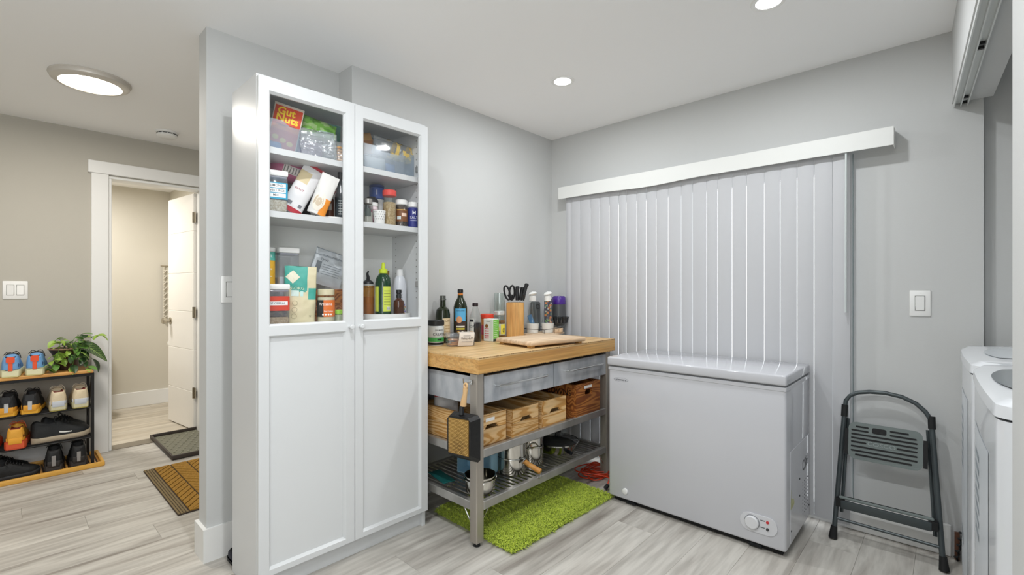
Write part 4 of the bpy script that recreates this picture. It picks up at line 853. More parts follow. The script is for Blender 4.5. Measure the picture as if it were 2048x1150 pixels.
cl = thing('clamshell_box', 'clear clamshell box of toast with a paper label, on the cart', 'food box', (.245, -1.145, Z), 62)
MB().rbox(-.075, .075, -.05, .05, 0, .045, .01, 2).build('base', PLAS, cl); MB().rbox(-.08, .08, -.055, .055, .045, .072, .012, 2).build('lid', PLAS, cl)
for k, (x, a) in enumerate(((-.035, 12), (-.02, -8), (.0, 20), (-.04, -20))): MB().rbox(-.03, .03, -.02, .02, .004+.009*k, .012+.009*k, .003, 1, M=T(x, -.012, 0) @ RZ(a)).build('toast', mat('toast_tan', '#c98a4a', .8, bump=(90, .4)), cl)
MB().grid(lambda u, v: (-.015+.085*u-.010*v, -.0565-.012*math.sin(v*math.pi*.9)*(1-v*.4), .004+.072*(1-v)), 6, 8).grid(lambda u, v: (-.015+.085*u, -.0565+.04*v, .0765), 6, 2).build('paper_label', mat('kraft_label', '#d6ccc0', .7), cl)
prints(cl, lambda x, z: (.025+x, -.0705+abs(z-.045)*.2, z), [(shift(text2d('WALNUT', .016), .0, .045), '#4a4440', 'lettering'), (rect2d(-.02, .02, .058, .060, 3), '#6a6460', 'line'), (rect2d(-.03, .03, .025, .027, 3), '#6a6460', 'line')])
gx = thing('food_carton', 'white and green food carton with red dots on the cart', 'carton', (.208, -.862, Z), 8)
MB().rbox(-.036, .036, -.03, .03, 0, .135, .002, 1).build('box', mat('carton_white', '#dcdfd8', .5), gx)
prints(gx, lambda x, z: (x, -.0306, z), [(ell2d(-.022+.011*i, .02+.014*j, .0045, .005, 8), '#c83a4c', 'dot') for i in range(3) for j in range(5)]+[(ell2d(-.012, .092, .012, .012), '#8a5a2c', 'print'), (rect2d(-.015, .015, .118, .122, 2), '#8f938c', 'line'), (rect2d(.012, .035, .003, .13, 2), '#cdd9cc', 'label_patch')])
prints(gx, lambda x, z: (.0366, x, z), [(rect2d(-.028, .028, .016, .132, 2), '#74bf4a', 'label'), (rect2d(-.028, .028, .0, .015, 2), '#26322a', 'label')])
prints(gx, lambda x, z: (.0370, x, z), [(rect2d(-.022, .018-.006*(k % 3), .03+.011*k, .033+.011*k, 2), '#d7ecc6', 'line') for k in range(9)])
cylitem('spice_canister', 'orange canister with a red lid behind the green carton', 'canister', (.10, -.792, Z), 55, [('body', solid(.040, 0, .13), ink('#d07e3a')), ('lid', solid(.042, .1305, .158), ink('#d63c22'))],
    [(.0406, [(patch(.0406, .03, .09, 70), '#c2475a', 'label')])])
cylitem('pickle_jar', 'glass jar with a yellow label and amber contents on the cart', 'jar', (.14, -.722, Z), 50, [('glass', [(0, 0), (.034, 0), (.036, .004), (.036, .135), (.031, .148)], BOTGL), ('contents', solid(.0345, .003, .118), mat('amber_pickle', '#8a5a1e', .3, var=('#4a3512', 60, (1, 1, 1), .15))), ('lid', solid(.034, .15, .176), mat('lid_silver', '#cfd0cc', .3, .4))],
    [(.0366, [(rect2d(-.05, .05, .025, .095, 14), '#b9bdae', 'label')]), (.0371, [(rect2d(.006, .046, .03, .092, 8), '#e3d64a', 'label_patch'), (rect2d(-.044, -.004, .055, .075, 6), '#d8c62c', 'label_patch'), (rect2d(-.044, -.004, .026, .05, 6), '#5a2f3a', 'label_patch'), (ell2d(.028, .055, .011, .015), '#4a3a2a', 'label_patch'), (ell2d(-.026, .048, .013, .009), '#d9dcd4', 'label_patch')])])
cylitem('glass_vase', 'tall clear glass cylinder behind the pickle jar', 'vase', (.062, -.64, Z), 0, [('glass', [(0, .0), (.036, .0), (.037, .29), (.035, .29), (.034, .008), (0, .008)], BOTGL)])
# knife block with shears and knives
kb = thing('knife_block', 'bamboo knife block on the cart', 'knife block', (.165, -.598, Z), 38)
MB().rbox(-.056, .056, -.042, .042, .0, .228, .008, 3, edges='z').build('body', BAMBV, kb)
MB().box(-.050, .050, -.036, .036, .2282, .2295).build('bristle_insert', mat('bristle', '#c79a5a', .9, bump=(300, 1)), kb, smooth=False)
KB = bpy.data.objects['knife_block']; KW = INV['knife_block'].inverted()
def onblock(x, y): p = KW @ Vector((x, y, .2296)); return (p.x, p.y, p.z)
kitchen_tools = 'knives and shears in the knife block'
sh = thing('kitchen_shears', 'black handled kitchen shears with large loops in the knife block', 'shears', onblock(-.032, 0), 45, kitchen_tools)
for s, dx, tilt in ((-1, -.022, 14), (1, .010, -3)):
    M = T(dx, 0, .062) @ RY(-tilt)
    MB().tube([tuple(M @ Vector((.017*math.cos(a*math.pi/8), .004*s, .047*math.sin(a*math.pi/8)))) for a in range(16)], .0065, 8, closed=True).build('handle_loop', BLACK, sh)
    MB().box(-.004, .006, -.002+.004*s, .002+.004*s, .002, .022, M=T(dx*.5, 0, 0)).build('blade', CHROME, sh, smooth=False)
MB().tube([(-.004, 0, .014), (-.008, 0, .035), (-.016, 0, .05)], .006, 8).tube([(.004, .0, .014), (.010, 0, .035), (.012, 0, .05)], .006, 8).build('shank', BLACK, sh)
for i, (x, y, L, lean, lab) in enumerate(((.012, -.012, .105, 1, 'short thick black knife with a rounded handle end in the block'), (.030, .012, .10, 9, 'black handled knife with a steel edge line in the block'), (.044, .0, .128, 14, 'long black knife with a round pommel, leaning in the block'), (.048, -.02, .05, 6, 'small black paring knife sunk low in the block'))):
    k = thing('kitchen_knife', lab, 'knife', onblock(x, y), 45, kitchen_tools); M = RY(lean)
    MB().rbox(-.0015, .0015, -.010, .010, .0, .02, .0005, 1, M=M).build('blade', CHROME, k)
    MB().tube([tuple(M @ Vector((dx, 0, z))) for dx, z in ((0, .012), (.001, .03), (-.001, L*.5), (.0, L*.8), (.002, L*.95), (.002, L))], .01, 10, rs=[.010, .0125, .012, .0125, .0145, .008]).build('handle', BLACK, k)
    if i == 1: MB().tube([tuple(M @ Vector((.0108, -.003, z))) for z in (.015, L*.5, L*.9)], .002, 6).build('tang', CHROME, k)
# cutting board
bd = thing('cutting_board', 'pale wooden cutting board on small feet on the cart', 'cutting board', (.515, -.760, Z), -8)
MB().rbox(-.155, .155, -.215, .215, .011, .036, .009, 3).build('board', PALEW, bd)
for x in (-.12, .12):
    for y in (-.185, .185): MB().rbox(x-.018, x+.018, y-.014, y+.014, 0, .012, .003, 1).build('foot', mat('bamboo_foot', '#c99c58', .5), bd)
# round tray with carafes
ct = thing('serving_tray', 'low wooden tray with a thin black rail, holding two carafes', 'tray', (.17, -.312, Z), 8)
MB().rbox(-.09, .09, -.14, .14, 0, .012, .004, 2).build('base', PALEW, ct)
MB().tube([(-.088, -.138, .045), (.088, -.138, .045), (.088, .138, .045), (-.088, .138, .045)], .0018, 6, closed=True).build('rail', BLACK, ct)
for x in (-.088, .088):
    for y in (-.138, 0, .138): MB().cyl((x, y, .012), (x, y, .045), .0018, 6).build('rail_post', BLACK, ct)
def carafe(loc, label, rz):
    t = thing('carafe', label, 'carafe', loc, rz, 'glass carafes on the tray')
    MB().lathe([(.042, .062), (.040, .075), (.030, .145), (.0215, .185), (.020, .225), (.023, .235)], 28).build('glass', BOTGL, t)
    MB().lathe([(0, 0), (.034, 0), (.038, .004), (.0435, .062), (.0435, .066), (0, .066)], 28).build('silicone_base', mat('carafe_base', '#dcdcd8', .5), t)
    MB().lathe([(0, .232), (.024, .222), (.024, .252), (.018, .258), (0, .258)], 24).build('collar', WHITE, t)
    MB().lathe([(0, 0), (.016, .002), (.030, .010), (.031, .014), (.022, .024), (0, .030)], 24, M=T(.004, 0, .258) @ RY(-14)).build('stopper', WHITE, t)
carafe((.135, -.388, Z+.0122), 'empty glass carafe with a white lid beside the knife block', 20)
carafe((.19, -.29, Z+.0122), 'glass carafe with a white lid in front of the floral card', 60)
# things behind the carafes
pd = thing('phone_stand', 'dark grey tablet stand behind the carafes', 'stand', (.062, -.268, Z+.0122), 45)
MB().rbox(-.035, .035, -.006, .006, .0, .215, .012, 3, M=RX(-8), edges='y').build('panel', mat('dark_grey_panel', '#3b3e40', .5), pd)
MB().tube([(0.012+.014*math.cos(a*.5), -.038, .18+.014*math.sin(a*.5)) for a in range(13)], .003, 6).build('ring', BLACK, pd)
tag(MB().rbox(-.016, .016, -.003, .003, 0, .125, .002, 1, M=RY(-20)).build('card', mat('blue_card', '#4a86bd', .4), loc=(.115, -.335, Z+.018)), 'blue card leaning between the two carafes', 'card').rotation_euler = (0, 0, R(48))
fc = thing('floral_box', 'narrow dark card box printed with orange flowers behind the carafe', 'box', (.122, -.200, Z+.0122), 40)
MB().rbox(-.028, .028, -.012, .012, 0, .235, .002, 1).build('box', mat('navy_box', '#3a3550', .5), fc)
rf = random.Random(5)
prints(fc, Fflat(-.0126), [(ell2d(-.02+.04*rf.random(), .015+.205*k/12, .0085, .009, 10), '#e0803a', 'flower') for k in range(13)])
prints(fc, Fflat(-.0130), [(ell2d(-.022+.044*rf.random(), .01+.215*rf.random(), .004, .007, 8), c, 'leaf_print') for k in range(12) for c in ('#6fae5a', '#d9d4c6')])
tag(MB().rbox(-.03, .03, -.02, .02, 0, .03, .003, 1).build('wood_block', PALEW, loc=(.225, -.215, Z+.0122)), 'small pale wood block at the end of the tray', 'block').rotation_euler = (0, 0, R(20))
# cordless stick vacuum standing in the corner behind the cart
vc = thing('stick_vacuum', 'cordless stick vacuum with a purple cap standing in the corner behind the cart', 'vacuum', (.150, -.108, 0), 40)
GV = mat('vac_grey', '#4d4f52', .35); PV = mat('vac_purple', '#4b2a8a', .25)
MB().lathe([(0, 1.085), (.048, 1.085), (.050, 1.09), (.048, 1.135), (.040, 1.146), (0, 1.148)], 28).build('filter_cap', PV, vc)
MB().lathe([(0, 1.0), (.050, 1.0), (.048, 1.086), (0, 1.086)], 28).build('motor_body', GV, vc)
for k in range(12):
    MB().cyl((.050, 0, .955), (.060, 0, .998), .0115, 8, r2=.0145, M=RZ(30*k)).build('cyclone', mat('cyclone_dark', '#3a3b3d', .25, .4), vc)
MB().lathe([(0, .93), (.035, .93), (.050, .945), (.058, .965), (.052, 1.0), (0, 1.0)], 28).build('bin_ring', mat('cyclone_ring', '#6a6a68', .3, .5), vc)
MB().cyl((0, 0, .07), (0, 0, .935), .018, 14).build('wand', mat('wand_grey', '#b6b7b8', .35, .4), vc)
MB().rbox(-.11, .11, -.035, .03, .0, .06, .012, 2).build('floor_head', GV, vc)
MB().tube([(.0, .045, 1.07), (.0, .085, 1.06), (0, .085, .98), (0, .05, .96)], .011, 8).build('grip', GV, vc)
# ================================================================ CART SHELVES
rb = bag('grocery_bag', 'crumpled white plastic bag with red print at the back of the cart shelf', 'bag', (.235, -1.30, .4345), (0, 0, 60), .13, .27, .11, [ink('#d5d2cf'), ink('#c23a38')], lambda u, v, f: 1 if (.66 < v < .80 and u < .35) else 0, 'pillow', .014, 18, 81, n=(48, 30))
rb.location = (.262, -1.255, .4445)
op = thing('omelette_pan', 'square black pan with a gold dimpled base and wooden handle, hanging on the cart leg', 'pan', (.640, -1.455, .36), 10)
def ring(y, x0, x1, z0, z1, c=.014): return [(x0+c, y, z0), (x1-c, y, z0), (x1, y, z0+c), (x1, y, z1-c), (x1-c, y, z1), (x0+c, y, z1), (x0, y, z1-c), (x0, y, z0+c)]
mb = MB(); A = ring(-.042, -.070, .062, .086, .262); B = ring(0, -.078, .086, .060, .272); C = ring(-.001, -.074, .082, .064, .268); D = ring(-.038, -.067, .059, .089, .259)
mb.add(A+B+C+D, [tuple(range(7, -1, -1))]+[(i, (i+1) % 8, 8+(i+1) % 8, 8+i) for i in range(8)]+[(8+i, 8+(i+1) % 8, 16+(i+1) % 8, 16+i) for i in range(8)]+[(16+i, 16+(i+1) % 8, 24+(i+1) % 8, 24+i) for i in range(8)]+[tuple(range(24, 32))])
mb.build('pan_body', mat('pan_black', '#101011', .35, bump=(90, .2)), op, angle=25)
MB().box(-.062, .054, -.0436, -.042, .094, .254).build('base_plate', mat('pan_gold', '#a5813f', .45, .4, var=('#5d4216', 10, (1, 1, 1), .2)), op, smooth=False)
mb = MB()
for i in range(20):
    for j in range(26):
        x, z = -.059+.006*i+(.003 if j % 2 else 0), .098+.006*j
        if x < .052: mb.add([(x-.0022, -.0436, z), (x, -.0436, z-.0022), (x+.0022, -.0436, z), (x, -.0436, z+.0022), (x, -.0452, z)], [(0, 1, 4), (1, 2, 4), (2, 3, 4), (3, 0, 4)])
o = mb.build('dimple', mat('pan_gold_dot', '#c9a35c', .4, .4), op, smooth=False); o['kind'] = 'stuff'
MB().tube([(-.005, -.02, .268), (-.006, -.018, .30), (-.002, -.012, .31)], .011, 10, rs=[.012, .010, .012]).build('ferrule', BLACK, op)
MB().tube([(-.002, -.012, .305), (.0, -.010, .33), (.004, -.006, .36), (.005, -.004, .385)], .012, 12, rs=[.0145, .0135, .0105, .0125]).build('handle', mat('handle_wood', '#dcb98a', .5, var=('#c49a66', 30, (1, 1, .2), .2)), op)
MB().tube([tuple(Vector((.006, -.004, .396))+Vector((.0085*math.cos(a*math.pi/8), 0, .0105*math.sin(a*math.pi/8)))) for a in range(16)], .0052, 8, closed=True).build('handle_eye', mat('handle_wood'), op)
# pots on the slatted shelf
Z = .1965
def pot(name, label, loc, rz, r, h, wall=.002, m=POTS, taper=1, rim=.003, base=0):
    t = thing(name, label, 'pot', loc, rz, 'steel cookware on the slatted shelf')
    MB().lathe([(0, 0), (r*taper-.006, 0), (r*taper, .006), (r, h-.002), (r+rim, h), (r+rim, h+.002), (r-wall, h), (r*taper-wall, .008), (0, .008)], 36).build('pan_body', m, t)
    return t
p1 = pot('saucepan', 'deep steel saucepan with a loop bail and wooden handle on the slatted shelf', (.49, -.985, Z), 0, .080, .165)
MB().lathe([(.0828, .085), (.0842, .087), (.0842, .090), (.0828, .092)], 36).build('band', CHROME, p1)
hd_ = (.078*math.cos(R(-8)), .078*math.sin(R(-8)))
MB().tube([(hd_[0], hd_[1], .085), (hd_[0]+.03, hd_[1]+.01, .075)], .008, 8).lathe([(.008, -.004), (.017, -.002), (.017, .003), (.008, .005)], 16, M=T(hd_[0]+.022, hd_[1]+.004, .078) @ RZ(0) @ RY(90)).build('handle_joint', CHROME, p1)
MB().tube([(hd_[0]+.025, hd_[1]+.009, .078), (hd_[0]+.05, hd_[1]+.012, .066), (hd_[0]+.115, hd_[1]+.028, .042)], .013, 14, rs=[.0125, .0135, .0145]).build('handle', mat('beech_handle', '#d39a52', .45, var=('#b97c38', 30, (1, 1, 1), .2)), p1)
MB().tube([(hd_[0]+.105+.012*math.cos(a*.524), hd_[1]+.026, .032+.016*math.sin(a*.524)-.012) for a in range(12)], .0018, 6, closed=True).build('hanging_ring', CHROME, p1)
p2 = pot('saucepan', 'steel stockpot with side loop handles on the slatted shelf', (.475, -.805, Z), 0, .074, .150)
for s in (0, 1):
    M = RZ(-35+180*s)
    MB().tube([tuple(M @ Vector(p)) for p in ((.074, -.038, .105), (.096, -.038, .112), (.108, -.026, .118), (.112, 0, .12), (.108, .026, .118), (.096, .038, .112), (.074, .038, .105))], .0055, 8).build('handle', CHROME, p2)
MB().lathe([(0, .150), (.072, .150), (.0775, .153), (.0775, .157), (.05, .164), (0, .168)], 32).build('lid', STEEL, p2)
MB().tube([(-.02, -.06, .166), (.02, -.03, .185), (.08, .0, .18), (.10, .01, .172)], .008, 8).build('ladle_handle', BLACK, p2)
fp = pot('frying_pan', 'wide dark frying pan with a glass lid at the freezer end of the slatted shelf', (.455, -.535, Z), 0, .135, .055, m=POTS, taper=.78)
MB().lathe([(0, .0095), (.10, .0095), (.128, .048)], 36).build('coating', BLACK, fp)
MB().lathe([(.137, .057), (.136, .062), (.128, .066), (.08, .082), (0, .09)], 36).build('lid_glass', clear('lid_glass', '#cfd6d6', .05, '#e0e4e4', 1.5), fp)
MB().lathe([(.138, .0565), (.141, .0585), (.141, .0625), (.1375, .0645), (.1365, .0575)], 36).build('lid_rim', CHROME, fp)
MB().lathe([(0, .088), (.011, .088), (.010, .105), (.028, .112), (.028, .125), (.022, .130), (0, .131)], 20).build('lid_knob', BLACK, fp)
MB().tube([(.115, -.07, .045), (.16, -.10, .05), (.19, -.105, .046)], .010, 10, rs=[.008, .012, .010]).build('handle', DKM, fp)
sm_ = pot('round_pan', 'small shallow steel pan behind the cart leg', (.548, -1.275, Z), 0, .076, .082, taper=.95)
MB().lathe([(.0795, .066), (.083, .068), (.083, .071), (.0795, .073)], 36).build('band', CHROME, sm_)
MB().tube([(.045, -.069, .060), (.055, -.078, .056), (.068, -.068, .056), (.072, -.045, .060)], .003, 6).build('wire_handle', CHROME, sm_)
bt = thing('plastic_tub', 'light blue plastic tub standing on its side on the slatted shelf', 'tub', (.375, -1.13, Z), 14)
BLU = mat('blue_tub', '#8db6cc', .45)
mb = MB(); q = [(-.11, .0), (.075, .0), (.095, .03), (.095, .125), (.075, .15), (-.11, .15)]
n = len(q); mb.add([(x, -.035, z) for x, z in q]+[(x*.92, .05, .075+(z-.075)*.92) for x, z in q]+[(x*.9, .047, .075+(z-.075)*.88) for x, z in q]+[(x*.96, -.035, .075+(z-.075)*.94) for x, z in q],
    [(i, (i+1) % n, n+(i+1) % n, n+i) for i in range(n)]+[tuple(range(n, 2*n))]+[(2*n+i, 2*n+(i+1) % n, 3*n+(i+1) % n, 3*n+i) for i in range(n)]+[(3*n+i, 3*n+(i+1) % n, (i+1) % n, i) for i in range(n)]+[tuple(range(2*n, 3*n))])
mb.build('tub_body', BLU, bt, angle=25)
MB().rbox(.097, .112, -.04, .03, .02, .13, .012, 3).build('grip_rim', BLU, bt)
tag(MB().rbox(-.09, .09, -.035, .035, 0, .004, .001, 1).build('silicone_mat', mat('teal_mat', '#1d6a68', .5), loc=(.27, -1.295, Z)), 'teal mat lying on the slatted shelf', 'mat').rotation_euler = (0, 0, R(-12))
tag(MB().rbox(-.05, .05, -.004, .004, 0, .15, .002, 1).rbox(-.05, .05, -.0045, .0045, .15, .165, .002, 1).build('baking_tray', mat('grey_tray', '#6f7374', .35, .7), loc=(.20, -.98, Z)), 'dark baking tray standing upright behind the blue tub', 'tray').rotation_euler = (0, 0, R(80))
# ================================================================ HALL: SHOE RACK, TRAY, SHOES, PLANT, MATS
WOODR = plank_mat('rack_wood', '#d9a55c', '#cb9148', '#b87d38', (1, .1, 1), 3, 0, .45)
FRM = mat('rack_black', '#191818', .45, .3)
bt_ = thing('boot_tray', 'long yellow wood-rimmed tray under the shoe rack', 'tray', (-2.117, -2.80, 0))
MB().rbox(-2.285, -1.95, -3.20, -2.412, 0, .008, .003, 1).build('base', mat('tray_base', '#3a2c22', .5), bt_, True)
TW = mat('tray_wood', '#dba64a', .4)
for x0, x1 in ((-1.966, -1.946), (-2.289, -2.269)): MB().rbox(x0, x1, -3.205, -2.408, 0, .032, .006, 2).build('rim', TW, bt_, True)
for y0, y1 in ((-2.428, -2.408), (-3.205, -3.185)): MB().rbox(-2.27, -1.965, y0, y1, 0, .032, .006, 2).build('rim', TW, bt_, True)
rib = MB().rbox(-.15, .15, -.006, .006, .008, .014, .002, 1).mesh('slat', WOODR)
for k in range(38): obj('slat', rib, bt_, (0, -.37+.02*k, 0))
sr = thing('shoe_rack', 'black wire shoe rack with a wooden top in the hall', 'shoe rack', (-2.13, -2.80, .014))
RX0, RX1, RY0, RY1 = -2.262, -2.0, -3.16, -2.458
for x in (RX0, RX1-.016):
    for y in (RY0, RY1-.016): MB().box(x, x+.016, y, y+.016, .015, .628).build('leg', FRM, sr, True, smooth=False)
MB().rbox(RX0+.002, RX1+.008, RY0+.002, RY1-.004, .631, .651, .003, 1).build('top_board', WOODR, sr, True)
for x in (RX0, RX1-.014): MB().box(x, x+.014, RY0+.016, RY1-.016, .612, .630).build('top_rail', FRM, sr, True, smooth=False)
for y in (RY0, RY1-.014): MB().box(RX0+.016, RX1-.016, y, y+.014, .612, .630).build('top_rail', FRM, sr, True, smooth=False)
rod = MB().cyl((0, RY0+.01, 0), (0, RY1-.01, 0), .003, 6).mesh('shelf_rod', FRM)
for z in (.200, .402):
    for k in range(11):
        o = obj('shelf_rod', rod, sr, (RX0+.02+.022*k+2.13, 2.80, z-.014))
    for x in (RX0+.008, RX1-.008): MB().cyl((x, RY0+.01, z-.004), (x, RY1-.01, z-.004), .0055, 8).build('shelf_edge', FRM, sr, True)
    for y in (RY0+.008, RY1-.008): MB().cyl((RX0+.01, y, z-.006), (RX1-.01, y, z-.006), .0055, 8).build('shelf_edge', FRM, sr, True)
MB().cyl((RX1-.03, RY1-.010, .60), (RX0+.01, RY1-.010, .30), .006, 6).build('diagonal_brace', FRM, sr, True)
# ---- shoes ------------------------------------------------------------------
ST = [(0, .034, .092, .092, 0), (.03, .041, .102, .096, 0), (.08, .044, .104, .062, 1), (.18, .044, .090, .046, 1), (.28, .043, .084, .046, 1), (.36, .040, .090, .060, 1), (.43, .043, .100, .108, 0), (.55, .046, .080, .092, 0), (.68, .049, .060, .074, 0), (.80, .049, .048, .060, 0), (.90, .042, .040, .050, 0), (.97, .028, .033, .040, 0), (1, .012, .028, .032, 0)]
def stn(t):
    for a, b in zip(ST, ST[1:]):
        if t <= b[0]:
            k = (t-a[0])/(b[0]-a[0]); r = [a[i]+(b[i]-a[i])*k for i in range(1, 4)]; return [r[0]*.9, r[1], r[2]]
    return list(ST[-1][1:4])
def shoe(label, loc, rotz, cols, group, L=.275, sole_h=.032, flare=1.08, text=None, tcol='#22346b', hs=1.0, stripe=None, tab=None, soc=None, sidelogo=None, grp_cat='shoe'):
    t = thing('shoe', label, 'shoe', loc, rotz, group)
    up, mid, out_, lin_, lace = [mat('shoe_'+c.strip('#'), c, .65, bump=(150, .15)) for c in cols]
    zb = sole_h*.8
    def sec(tt):
        w, h, c = stn(tt); h = zb+(h)*hs*.95; c = zb+c*hs*.95
        half = [(w*.97, zb-.004), (w*1.03, zb+(h-zb)*.28), (w*.98, zb+(h-zb)*.6), (w*.84, zb+(h-zb)*.88), (w*.70, h), (w*.54, h-(h-c)*.25), (w*.34, h-(h-c)*.75), (0, c)]
        return half+[(-x, z) for x, z in reversed(half[:-1])]
    nv = 36
    def G(u, v):
        s = sec(v); i = min(int(round(u*14)), 14); x, z = s[i]; return (x, v*L, z)
    um = MB(); s0 = sec(0); zc0 = sum(z for x, z in s0)/len(s0)
    um.add([(x, 0, z) for x, z in s0]+[(x*.72, -.006, zc0+(z-zc0)*.8) for x, z in s0], [(i, (i+1) % 15, 15+(i+1) % 15, 15+i) for i in range(15)]+[tuple(range(15, 30))])
    um.grid(G, 14, nv, mf=lambda u, v: (2 if (v < .40 and .30 < u < .70) else (1 if (.40 < v < .62 and .36 < u < .64) else 0))).build('upper', [up, lace if False else up, lin_], t, angle=70)
    def ol(v, f):
        w = stn(v)[0]; return max(w*f, .012)
    def SOL(z0, z1, f, m, nm, cu=0):
        mb = MB(); n = 30; P = []
        for k in range(n+1):
            v = k/n; P.append((ol(v, f), -.006+v*(L+.012)))
        poly = P+[(-x, y) for x, y in reversed(P)]
        q = len(poly); zc = lambda y: .010*max(0, (y/L-.8)/.2)**2
        rr = .004
        vs = [(x*.96, y, z0+zc(y)) for x, y in poly]+[(x, y, z0+rr+zc(y)) for x, y in poly]+[(x, y, z1-rr+zc(y)+(.010*max(0, 1-y/.05) if cu else 0)) for x, y in poly]+[(x*.95, y, z1+zc(y)) for x, y in poly]
        mb.add(vs, [(a*q+i, a*q+(i+1) % q, (a+1)*q+(i+1) % q, (a+1)*q+i) for a in range(3) for i in range(q)]+[tuple(range(q-1, -1, -1)), tuple(range(3*q, 4*q))])
        mb.build(nm, m, t, angle=40)
    SOL(.006, sole_h, flare, mid, 'midsole', 1); SOL(0, .0068, flare*.97, out_, 'outsole')
    for k in range(5):
        v = .44+.055*k; s = sec(v)
        MB().tube([(s[3][0]*.9, v*L, s[4][1]+.002), (s[5][0], v*L+.004, s[6][1]+.004), (0, v*L+.005, s[7][1]+.004), (s[9][0], v*L+.004, s[8][1]+.004), (s[11][0]*.9, v*L, s[10][1]+.002)], .0028, 6).build('lace', lace, t)
    vt = .44; s = sec(vt)
    MB().tube(smooth([(0, vt*L, s[7][1]+.004), (.02, vt*L-.01, s[7][1]+.016), (.034, vt*L-.02, s[7][1]), (.04, vt*L-.012, s[4][1]-.02)], 3), .0022, 5).tube(smooth([(0, vt*L, s[7][1]+.004), (-.02, vt*L-.012, s[7][1]+.014), (-.036, vt*L-.016, s[7][1]-.006)], 3), .0022, 5).build('lace_bow', lace, t)
    def surf(tt, zf, side, off=.0012):
        s = sec(tt); q = zf*3; i = min(int(q), 2); k = q-i
        a, b = s[i], s[i+1]; x = a[0]+(b[0]-a[0])*k+off; z = a[1]+(b[1]-a[1])*k
        return (side*x, tt*L-off*1.5*max(0, 1-tt*14), z)
    if stripe:
        MB().rbox(-.010, .010, -.0095, -.002, zb+.006, zb+.062*hs, .002, 1).build('heel_stripe', mat('shoe_'+stripe.strip('#'), stripe, .6), t)
    if tab:
        MB().rbox(-.019, .019, -.0105, .003, zb+.056*hs, zb+.092*hs, .009, 3, edges='y').build('heel_tab', mat('shoe_'+tab.strip('#'), tab, .6), t)
    if soc:
        MB().rbox(-.031, .031, -.0088, .004, zb-.004, zb+.034*hs, .006, 2).build('heel_counter', mat('shoe_'+soc.strip('#'), soc, .6), t)
        MB().grid(lambda u, v: (lambda a: (a[0]*1.012, a[1]-.0015, a[2]))(surf(.004+.34*abs(2*u-1), .02+.40*v*(1-.3*abs(2*u-1)), -1 if u < .5 else 1)), 20, 5).build('heel_counter', mat('shoe_'+soc.strip('#'), soc, .6), t)
    if text:
        tx = text2d(text, .030, 1.1)
        MB().add([surf(max(.012, .15+x/L*.85), .48+z/.09, sd) for x, z in tx[0] for sd in (1,)], tx[1]).build('lettering', ink(tcol), t, smooth=False)
    if sidelogo:
        MB().grid(lambda u, v: surf(.45+.22*u, .30+.10*v+.16*(u-.3)**2, 1, .002), 8, 2).build('logo', ink(sidelogo), t)
    return t
gT = 'running shoes on the rack top'; zT = .6515
hk = ('#6f9fd0', '#dcd9b4', '#d9cf92', '#1c1d24', '#15161c')
shoe('blue and orange running shoe on the rack top, beside the plant', (-1.995, -2.742, zT), 84, hk, gT, text='HOKA', stripe='#e2552c', tab='#e0502a', sole_h=.040, flare=1.15)
shoe('blue and orange running shoe on the rack top, beside its pair farther from the plant', (-1.995, -2.848, zT), 86, hk, gT, text='HOKA', stripe='#e2552c', tab='#e0502a', sole_h=.040, flare=1.15)
shoe('tan shoe at the end of the rack top, farthest from the plant', (-1.995, -2.965, zT), 88, ('#c9a58a', '#d8d2b8', '#b9a06a', '#5a3c34', '#8a5a4a'), gT)
zS = .4055; g2 = 'shoes on the upper wire shelf'
gd = ('#1b1c1e', '#d9a02a', '#2a2420', '#111214', '#0f1012')
shoe('black and gold shoe on the upper wire shelf, next to the cream shoes', (-1.995, -2.763, zS), 82, gd, g2, soc='#d9992a', sole_h=.030, tab='#26272a', stripe='#b9babc', flare=1.15, hs=1.12)
shoe('black and gold shoe on the upper wire shelf, at its far end', (-1.995, -2.865, zS), 84, gd, g2, soc='#d9992a', sole_h=.030, tab='#26272a', stripe='#b9babc', flare=1.15, hs=1.12)
cr = ('#d9c9aa', '#c9c3a2', '#b5a85c', '#6a2a22', '#d9cdb6')
shoe('cream running shoe on the upper wire shelf, beside the rack leg', (-1.998, -2.526, zS), 89, cr, g2, sole_h=.036, flare=1.1, soc='#c3c8d0', hs=1.05)
shoe('cream running shoe on the upper wire shelf, beside the gold shoes', (-1.998, -2.634, zS), 90, cr, g2, sole_h=.036, flare=1.1, soc='#c3c8d0', hs=1.05)
zS = .2035; g3 = 'shoes on the lower wire shelf'
og = ('#e0a33a', '#d0542c', '#c84a2a', '#7a2a20', '#d86a3a')
shoe('orange running shoe with red sole on the lower wire shelf', (-1.995, -2.828, zS), 84, og, g3, text='HOKA', tcol='#5a2a1c', sole_h=.044, flare=1.25, soc='#e2a02c')
shoe('orange running shoe at the end of the lower wire shelf', (-1.995, -2.95, zS), 86, og, g3, text='HOKA', tcol='#5a2a1c', sole_h=.044, flare=1.25, soc='#e2a02c')
bk = ('#17191b', '#b0a28c', '#8d8070', '#0d0e10', '#141618')
shoe('black shoe with beige sole lying across the lower shelf in front', (-2.075, -2.752, zS), 2, bk, g3, sidelogo='#e4e4e0', flare=1.1, hs=1.1)
shoe('black shoe with beige sole across the lower shelf, behind its pair', (-2.185, -2.70, zS), 2, bk, g3, sidelogo='#e4e4e0', flare=1.1, hs=1.1, L=.215)
zS = .0145; g4 = 'black shoes in the boot tray'
b2 = ('#131416', '#3a3634', '#1a1716', '#0b0b0c', '#1b1c1e')
shoe('black trainer in the boot tray beside the rack leg', (-2.01, -2.535, zS), 88, b2, g4, stripe='#8f8c8a', sole_h=.036, flare=1.18, hs=1.15, soc='#2a2624', L=.25)
